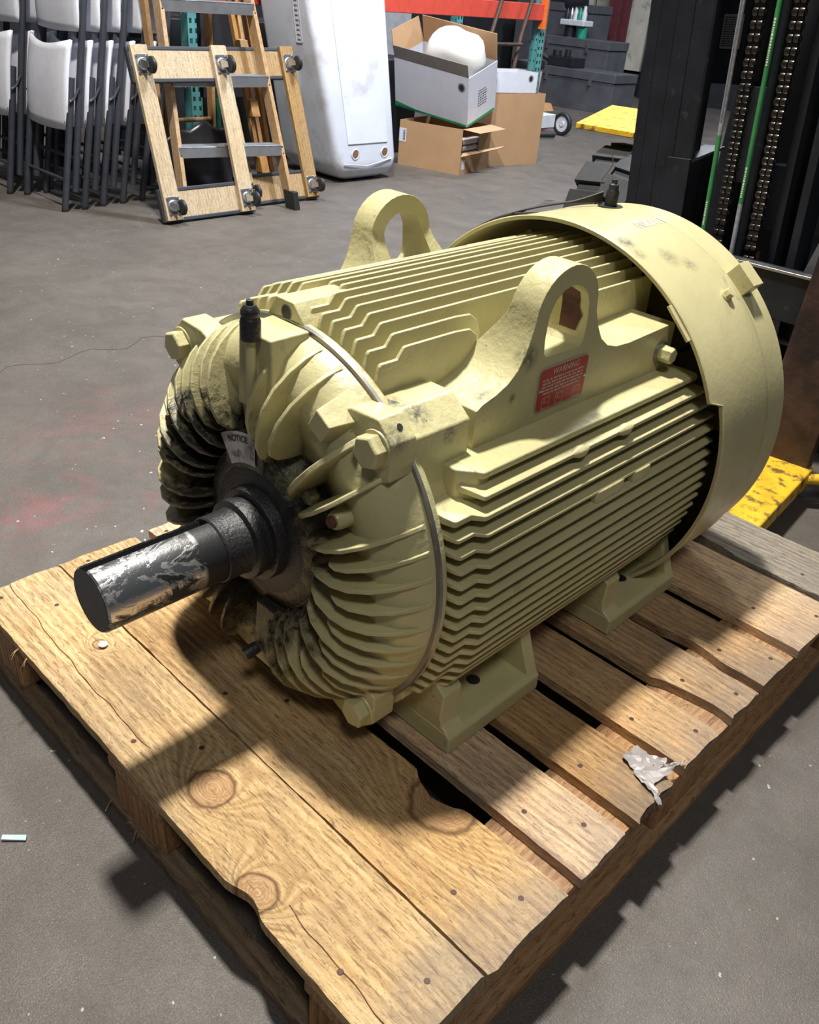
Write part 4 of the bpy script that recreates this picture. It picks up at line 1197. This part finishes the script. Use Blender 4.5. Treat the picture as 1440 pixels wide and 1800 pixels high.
m_cork = plain('brown_foot_pad', (.20,.10,.045), .7, 0, .3)
for y in (3.765, 4.01):
    f_ = obj('foot_ring', G().lathe([(.022,0), (.026,.004), (.030,.004), (.033,0)], 28, 0, tuple(onfront(y, .165, .004))), m_cool, body)
    obj('foot_pad', G().lathe([(0,.003), (.022,.003), (.024,0)], 24, 0, tuple(onfront(y, .165, .004))), m_cork, f_)
obj('seam_line', G().tube([onfront(3.67,.115,.003), onfront(3.86,.095,.004), onfront(4.07,.125,.003)], .003, 6), m_cool, body)
# raised vertical maker's emblem (small embossed bars) on the side facing the ladder
g = G()
for i in range(9):
    z = .76+.024*i; yy = 3.635-.16*z/.96
    g.box(-3.56, -3.535, yy-.004, yy+.002, z, z+.012)
em = obj('embossed_emblem', g, m_cool, body, bevel=.001)
g = G()
zz0, zz1 = .74, 1.0
for (xa, xb, za, zb) in ((-3.575,-3.571,.74,1.0), (-3.524,-3.520,.74,1.0), (-3.575,-3.520,.74,.744)):
    c = []
    for z in (za, zb):
        yy = 3.635-.16*z/.96
        c += [(xa,yy-.004,z),(xb,yy-.004,z),(xb,yy+.002,z),(xa,yy+.002,z)]
    g.hexa(c)
obj('emblem_frame', g, m_cool, body)
obj('latch', G().hexa([(-3.66,3.525,.50),(-3.60,3.525,.50),(-3.60,3.57,.50),(-3.66,3.57,.50),(-3.66,3.505,.64),(-3.60,3.505,.64),(-3.60,3.55,.64),(-3.66,3.55,.64)]), m_cool, cool, bevel=.004)

# =============================================================== pallet rack
m_redb = plain('orange_red_beam', (.58,.075,.050), .42, 0, .1)
m_orange = plain('orange_beam_end', (.80,.16,.035), .4, 0, .1)
m_teal = plain('teal_upright_paint', (.10,.30,.30), .45, 0, .15, 0, 15)
m_green = plain('green_upright_paint', (.02,.26,.17), .45, 0, .15)
rack = thing('pallet_rack', 'pallet rack with a red-orange beam and perforated teal uprights along the left side', 'rack', (-4.2, 4.6, 0))
def upright(x, y, mat):
    """open perforated post: front web with punched slots, two side flanges"""
    post = obj('upright', G().box(x-.075, x-.072, y-.03, y+.05, 0, 2.2).box(x-.075, x, y+.047, y+.05, 0, 2.2), mat, rack)
    g = G()
    # side facing the aisle, built from strips around teardrop slots
    for face in (0, 1):
        zc = 0.03
        cols = ((-.028, -.010), (.010, .028)) if face == 0 else ((-.026, -.014), (.012, .024))
        A = [-.04, cols[0][0], cols[0][1], cols[1][0], cols[1][1], .04]
        z = 0
        def put(a, b, z0, z1):
            if face == 0: g.box(x-.003, x, y+.01+a, y+.01+b, z0, z1)
            else: g.box(x-.038+a, x-.038+b, y-.03, y-.027, z0, z1)
        for a, b in ((A[0], A[1]), (A[2], A[3]), (A[4], A[5])): put(a, b, 0, 2.2)
        for ci, (a, b) in enumerate(cols):
            z = 0; off = .0 if ci == 0 else .0
            while z < 2.2:
                if face == 0: put(a, b, z, z+.026)
                else: put(a, b, z, z+.062)
                z += .051 if face == 0 else .077
    obj('perforated_web', g, mat, post, smooth=False)
    obj('base_plate', G().box(x-.10, x+.03, y-.05, y+.08, 0, .008), mat, post, bevel=.001)
    return post
upright(-4.04, 6.42, m_teal)
upright(-4.04, 3.12, m_teal)
upright(-4.95, 6.42, m_teal)
obj('upright', G().box(-4.12, -4.05, 3.27, 3.34, 0, 2.2), m_green, rack, bevel=.003)
m_dark = plain('dark_storage_black', (.012,.012,.016), .6)
def rbeam(y0, y1, x0, x1, z):
    g = G().hexa([(x0-.05,y0,z),(x0,y0,z),(x1,y1,z),(x1-.05,y1,z),(x0-.05,y0,z+.115),(x0,y0,z+.115),(x1,y1,z+.115),(x1-.05,y1,z+.115)])
    return g
obj('beam', rbeam(3.17, 6.38, -4.0, -4.0, .90), m_redb, rack, bevel=.004)
obj('beam_connector', G().box(-4.04, -3.99, 6.36, 6.40, .84, 1.06), m_orange, rack, bevel=.002)
obj('beam', rbeam(3.17, 6.40, -4.95, -4.95, .94), m_redb, rack, bevel=.004)
# dark things on the floor under the beam
tag(obj('storage_tote', G().hexa([(-4.5,4.35,0),(-4.02,4.35,0),(-4.02,4.95,0),(-4.5,4.95,0),(-4.55,4.3,.62),(-3.98,4.3,.62),(-3.98,5.0,.62),(-4.55,5.0,.62)]), m_dark, bevel=.01), 'black storage tote under the red beam behind the tilted white box', 'tote')
def make_trash():
    g = G().lathe([(0,.0), (.19,0), (.22,.5), (.235,.50), (.235,.52), (.21,.52), (.18,.02), (0,.02)], 28, 2)
    return g
tag(obj('grey_board', G().box(-4.62, -4.58, 5.1, 5.45, 0, .92), plain('grey_board_face', (.24,.25,.27), .6), bevel=.002), 'light grey board standing under the red beam behind the tilted box', 'board')
tag(obj('flat_panel', G().box(-3.78, -3.74, 2.98, 3.36, .44, .86).box(-3.79, -3.75, 3.12, 3.2, .0, .5), m_dark, bevel=.004), 'dark flat panel seen between the ladder treads', 'panel')
g = G()
nrows = 14
for i in range(nrows+1):
    t = i/nrows
    for j in range(13):
        s = j/12
        y = 2.56 + .50*s; x = -3.40 - .02*math.sin(s*9) - .10*t
        z = .02 + (.34-.15*abs(s-.5))*t + .012*math.sin(s*21+t*4)
        g.v.append((x + .02*noise.noise(Vector((y*7, z*9, 1))), y, z))
for i in range(nrows):
    for j in range(12): a = i*13+j; g.f.append((a, a+1, a+14, a+13))
o = obj('tarpaulin', g, plain('shiny_black_sheet', (.02,.02,.024), .32), fix=False); o.modifiers.new('thick', 'SOLIDIFY').thickness = .006
tag(o, 'wrinkled black plastic sheet bundled at the foot of the stepladder', 'sheet')
tag(obj('storage_tote', G().hexa([(-4.75,3.0,0),(-4.3,3.0,0),(-4.3,4.1,0),(-4.75,4.1,0),(-4.78,2.98,.80),(-4.28,2.98,.80),(-4.28,4.12,.80),(-4.78,4.12,.80)]), m_dark, bevel=.01), 'tall black tote behind the teal upright and the stepladder', 'tote')

# =============================================================== cardboard boxes
m_card = plain('brown_cardboard', (.42,.255,.135), .75, 0, .06, .1, 8)
m_cardin = plain('cardboard_inside', (.30,.20,.12), .8, 0, .1)
m_boxw = plain('white_printed_carton', (.62,.64,.72), .5, 0, .04)
m_boxg = plain('green_print', (.02,.30,.13), .5)
m_grayfl = plain('grey_carton_flap', (.20,.18,.165), .75)
def plate(P, th, inward):
    q = [Vector(p) for p in P]; n_ = Vector(inward)*th
    return G().hexa([tuple(q[0]), tuple(q[1]), tuple(q[1]+n_), tuple(q[0]+n_), tuple(q[3]), tuple(q[2]), tuple(q[2]+n_), tuple(q[3]+n_)])
def carton(label, loc, rot, W, D, H, mo, mi, flaps, name='cardboard_box', th=.004):
    """open carton, local: x width (front = -y), y depth, z height"""
    t = thing(name, label, 'box', loc, rot, local=True)
    obj('front_panel', G().box(0, W, 0, th, 0, H), mo, t)
    obj('back_panel', G().box(0, W, D-th, D, 0, H), mo, t)
    obj('left_panel', G().box(0, th, th, D-th, 0, H), mo, t)
    obj('right_panel', G().box(W-th, W, th, D-th, 0, H), mo, t)
    obj('bottom_panel', G().box(th, W-th, th, D-th, 0, th), mi, t)
    for side, ln, ang, mt in flaps:
        a = math.radians(ang); c, s = math.cos(a), math.sin(a)   # angle from vertical, outwards
        if side == 'f': g = G().hexa([(0.003,0,H),(W-.003,0,H),(W-.003,th,H),(0.003,th,H),(.003,-ln*s,H+ln*c),(W-.003,-ln*s,H+ln*c),(W-.003,th-ln*s,H+ln*c+.001),(.003,th-ln*s,H+ln*c+.001)])
        if side == 'b': g = G().hexa([(0.003,D-th,H),(W-.003,D-th,H),(W-.003,D,H),(0.003,D,H),(.003,D-th+ln*s,H+ln*c),(W-.003,D-th+ln*s,H+ln*c),(W-.003,D+ln*s,H+ln*c+.001),(.003,D+ln*s,H+ln*c+.001)])
        if side == 'l': g = G().hexa([(0,.003,H),(th,.003,H),(th,D-.003,H),(0,D-.003,H),(-ln*s,.02,H+ln*c),(th-ln*s,.02,H+ln*c),(th-ln*s,D-.02,H+ln*c),(-ln*s,D-.02,H+ln*c)])
        if side == 'r': g = G().hexa([(W-th,.003,H),(W,.003,H),(W,D-.003,H),(W-th,D-.003,H),(W-th+ln*s,.02,H+ln*c),(W+ln*s,.02,H+ln*c),(W+ln*s,D-.02,H+ln*c),(W-th+ln*s,D-.02,H+ln*c)])
        obj('flap', g, mt, t)
    return t
def disc_logo(par, c, axis, r, mat):
    g = G()
    g.lathe([(r*.86,0), (r,0)], 28, axis, c)
    g.lathe([(0,0), (r*.74,0)], 28, axis, c)
    return obj('round_emblem', g, mat, par, smooth=False)
yb = math.atan2(.11, .47)
b1 = carton('long brown cardboard box with a torn open right end, under the tilted white box', (-3.685, 4.50, 0), (0, 0, yb),   .49, .42, .285, m_card, m_cardin, (('r', .12, 95, m_card),), )
for o in b1.children:
    if o.name.startswith('right_panel'): rp1 = o
rp1.scale = (1, 1, .42)
obj('right_panel', G().box(.486, .490, .25, .416, .11, .27), m_card, b1)
st_ = obj('shipping_label', G().box(.0, .055, -.0012, 0, .150, .235), m_boxw, b1)
g = G()
for i in range(12): g.box(.032, .048, -.0018, -.0012, .160+.0055*i, .160+.0055*i+(.003 if i % 3 else .0015))
obj('barcode', g, m_ink, st_, smooth=False)
obj('shipping_label', G().box(.49, .4912, .03, .07, .03, .09), m_boxw, b1)
obj('torn_flap', G().hexa([(.49,.0,.115),(.49,.006,.112),(.66,.26,.17),(.66,.255,.173),(.49,.03,.135),(.49,.034,.132),(.67,.29,.182),(.67,.286,.185)]), m_card, b1)
pk = G(); 
for i in range(5):
    pk.box(.40, .478, .05, .30, .02+.04*i, .055+.04*i)
tag(obj('folded_cloth', pk.xf(Matrix.Translation((-3.685,4.50,0)) @ Matrix.Rotation(yb, 4, 'Z')), plain('pale_folded_fabric', (.50,.46,.46), .7), bevel=.012), 'pale folded material inside the torn brown box', 'cloth')
b2 = carton('tall plain brown cardboard box right of the tilted white box', (-3.62, 5.13, 0), (0, 0, math.radians(-12)), .27, .47, .475, m_card, m_cardin, ())
bw = carton('large open white carton with a green stripe, tilted on the brown box', (-3.84, 4.60, .350), (math.radians(17), math.radians(6), yb*.75), .60, .34, .315, m_boxw, m_cardin, (('f', .085, 12, m_grayfl), ('b', .17, -6, m_card), ('l', .16, 12, m_card)), )
obj('green_stripe', G().box(.01, .59, -.0008, 0, .0, .014).hexa([(.0,-.0008,0),(.30,-.0008,0),(.30,0,0),(.0,0,0),(.0,-.0008,.035),(.06,-.0008,.028),(.06,0,.028),(.0,0,.035)]), m_boxg, bw)
obj('green_stripe', G().box(.6, .6008, .0, .33, .0, .016), m_boxg, bw)
disc_logo(bw, (.545, -.001, .245), 1, .028, m_ink)
g = G(); rnd = random.Random(4)
for i in range(7):
    z = .19-.016*i; y = .12
    while y < .12+.09: w_ = rnd.uniform(.006,.02); g.box(.6, .6008, y, y+w_, z, z+.005); y += w_+.006
obj('carton_print', g, m_ink, bw, smooth=False, kind='stuff')
bagm = plain('white_poly_sack', (.86,.83,.80), .4, 0, .04, .1, 6)
g = G(); nu, nv = 18, 12
for i in range(nu+1):
    t = -1+2*i/nu
    for j in range(24):
        a = 2*PI*j/24
        sx = .20*abs(math.cos(a))**.6*math.copysign(1, math.cos(a)); sy = .132*abs(math.sin(a))**.7*math.copysign(1, math.sin(a))
        k = (1-abs(t)**4)**.5 if abs(t) < 1 else .02
        k = max(k, .03)
        p = Vector((sx*k, sy*k, t*.235)); p += p.normalized()*.018*noise.noise(p*9)
        g.v.append(tuple(p))
for i in range(nu):
    for j in range(24): j2 = (j+1) % 24; g.f.append((i*24+j, i*24+j2, (i+1)*24+j2, (i+1)*24+j))
BM = bw.matrix_world
bpy.context.view_layer.update(); BM = bw.matrix_world.copy()
g.xf(BM @ Matrix.Translation((.365, .175, .285)) @ Matrix.Rotation(math.radians(10), 4, 'Y'))
tag(obj('sack', g, bagm, angle=80), 'stuffed white sack sitting in the tilted open carton', 'bag')
b4 = carton('small white carton with a round black emblem, on top of the tall brown box', (-3.60, 5.15, .478), (0, 0, math.radians(-12)), .24, .36, .13, m_boxw, m_cardin, ())
disc_logo(b4, (.19, -.001, .075), 1, .024, m_ink)
disc_logo(b4, (.2408, .30, .09), 0, .022, m_ink)

# =============================================================== hand truck leaning on the rack
m_hrust = plain('brown_rusty_tube', (.085,.050,.038), .55, .3, .25)
ht = thing('hand_truck', 'brown rusty tubular hand truck leaning against the right end of the red beam', 'hand truck', (-3.9, 5.9, 0))
for dy in (0, .36):
    obj('side_tube', G().tube([(-3.80,5.50+dy,.05), (-3.86,5.52+dy,.55), (-3.90,5.62+dy,.80), (-3.93,5.80+dy,1.2)], .016, 10), m_hrust, ht)
for z, y in ((.30,5.51), (.74,5.56)):
    obj('crossbar', G().tube([(-3.835,y,z), (-3.835,y+.36,z)], .012, 8), m_hrust, ht)
obj('toe_plate', G().box(-3.83, -3.68, 5.49, 5.87, .0, .012), m_hrust, ht)

# =============================================================== sweeper, bin, toolboxes at the back
m_wh = plain('white_enamel_box', (.55,.56,.60), .45)
sw = thing('floor_sweeper', 'white wheeled magnetic sweeper with a wooden handle beside the teal upright', 'sweeper', (-4.2, 6.95, 0))
obj('sweeper_body', G().box(-4.33, -4.17, 6.55, 6.97, .06, .17), m_wh, sw, bevel=.006)
wl = obj('wheel', G().lathe([(.066,-.018), (.088,-.022), (.096,-.012), (.096,.012), (.088,.022), (.066,.018)], 36, 1, (-4.12, 7.02, .096), closed=True), m_cblk, sw)
obj('wheel_disc', G().lathe([(0,-.016), (.02,-.018), (.03,-.006), (.066,-.010), (.068,.01), (0,.01)], 32, 1, (-4.12, 7.02, .096)), m_wh, wl)
wl2 = obj('wheel', G().lathe([(0,-.016), (.088,-.022), (.096,-.012), (.096,.012), (.088,.022), (0,.018)], 32, 1, (-4.30, 6.50, .096)), m_cblk, sw)
obj('handle', G().tube([(-4.10,6.55,.06), (-4.12,6.56,.5), (-4.13,6.58,1.15)], .014, 10), plain('dark_wooden_handle', (.22,.12,.06), .5), sw)
obj('handle_foot', G().tube([(-4.12,6.52,.03), (-4.02,6.78,.03)], .022, 10), m_cblk, sw)
m_tan = plain('tan_wood_scrap', (.35,.19,.08), .6, 0, .2)
tag(obj('wooden_offcut', G().hexa([(-4.45,6.85,.17),(-4.33,6.85,.17),(-4.33,7.15,.17),(-4.45,7.15,.17),(-4.45,6.80,.26),(-4.37,6.80,.25),(-4.37,7.15,.23),(-4.45,7.15,.23)]), m_tan, bevel=.004), 'brown wooden block lying on the white wheeled sweeper', 'wood')
bk = thing('bucket', 'white plastic bucket behind the teal upright', 'bucket', (-4.6, 7.3, 0))
obj('bucket_shell', G().lathe([(0,0), (.11,0), (.118,.10), (.121,.11), (.13,.22), (.133,.235), (.142,.40), (.147,.40), (.147,.42), (.138,.42), (.11,.03), (0,.03)], 32, 2, (-4.62, 7.05, .12)), m_wh, bk)
obj('liner', G().lathe([(.134,.40), (.15,.44), (.155,.41), (.148,.38)], 24, 2, (-4.62, 7.05, .12)), m_dark, bk)
tag(obj('crate', G().box(-4.85, -4.42, 6.85, 7.22, 0, .118), plain('dark_red_crate', (.14,.02,.03), .6), bevel=.004), 'dark red crate on the floor under the white bucket', 'crate')
m_gang = plain('dark_grey_steel_box', (.095,.098,.112), .5, .2, .2, .1, 6)
def gang(label, x0, x1, y0, y1, z0, z1, nm='job_box'):
    t = thing(nm, label, 'toolbox', ((x0+x1)/2, y0, z0))
    obj('box_body', G().box(x0, x1, y0, y1, z0, z1-.09), m_gang, t, bevel=.004)
    lid = obj('lid', G().box(x0-.012, x1+.012, y0-.012, y1, z1-.088, z1), m_gang, t, bevel=.006)
    for k in (.25, .75): obj('hasp', G().box(x0+(x1-x0)*k-.02, x0+(x1-x0)*k+.02, y0-.018, y0-.012, z1-.14, z1-.05), m_steel, lid, bevel=.002)
gang('low dark grey steel job box at the back, in front of the taller ones', -6.1, -4.88, 8.95, 9.4, .0, .40)
gang('middle dark grey steel job box at the back, behind the low one', -6.5, -5.35, 9.45, 9.85, .0, .68)
gang('tallest dark grey steel job box at the back, nearest the beige wall panels', -7.1, -5.95, 9.9, 10.3, .0, 1.02)
# fluid cart on the boxes
pt = thing('spray_pump', 'small pump with white base and green jars on top of the grey job box', 'pump', (-5.9, 9.6, .68))
m_gr = plain('green_plastic', (.02,.25,.17), .4)
obj('base_pan', G().box(-6.12, -5.78, 9.5, 9.7, .80, .86), m_wh, pt, bevel=.01)
obj('green_jar', G().lathe([(0,.68), (.055,.68), (.06,.80), (0,.80)], 20, 2, (-5.85, 9.6, 0)), m_gr, pt)
obj('jar', G().lathe([(0,.68), (.07,.68), (.07,.80), (0,.80)], 20, 2, (-6.02, 9.6, 0)), m_mast, pt)
for i, (x, mt) in enumerate(((-6.08, m_mast), (-6.02, m_steel), (-5.96, m_wh), (-5.90, m_gr), (-5.84, m_wh))):
    obj('valve', G().lathe([(0,.86), (.03,.86), (.032,.93), (.02,.96), (.02,1.0), (0,1.01)], 16, 2, (x, 9.58, 0)), mt, pt)
obj('motor_housing', G().tube([(-6.12,9.6,1.02), (-5.86,9.6,1.04)], .06, 18), m_mast, pt)
tag(obj('engine_block', G().box(-5.85, -5.5, 9.0, 9.25, .402, .50).tube([(-5.8,9.1,.50), (-5.8,9.1,.56)], .05, 12).tube([(-5.65,9.1,.50), (-5.65,9.1,.58)], .035, 12).tube([(-5.85,9.05,.45), (-5.98,9.0,.52)], .03, 10), m_dark, bevel=.006), 'small black engine lying on the low grey job box', 'engine')
# columns
tag(obj('steel_column', G().box(-6.30, -6.13, 10.75, 10.78, 0, 3.2).box(-6.225, -6.205, 10.78, 10.98, 0, 3.2).box(-6.30, -6.13, 10.98, 11.01, 0, 3.2), plain('dark_red_steel', (.10,.025,.03), .5, 0, .2), bevel=.003), 'dark red steel column in front of the beige wall panels', 'column')
tag(obj('steel_post', G().box(-5.93, -5.90, 11.2, 11.24, 0, 3.2), m_dark, bevel=.002), 'thin black post in front of the beige wall panel', 'post')
cu = thing('door_frame', 'dark brown steel frame left of the forklift mast', 'frame', (-3.6, 7.6, 0))
for x, w_ in ((-3.45, .07), (-3.33, .05), (-3.24, .05)):
    obj('jamb', G().box(x, x+w_, 7.6, 7.72, 0, 3.0), plain('dark_brown_steel', (.045,.03,.03), .5) if x < -3.4 else m_forkr, cu, bevel=.004)
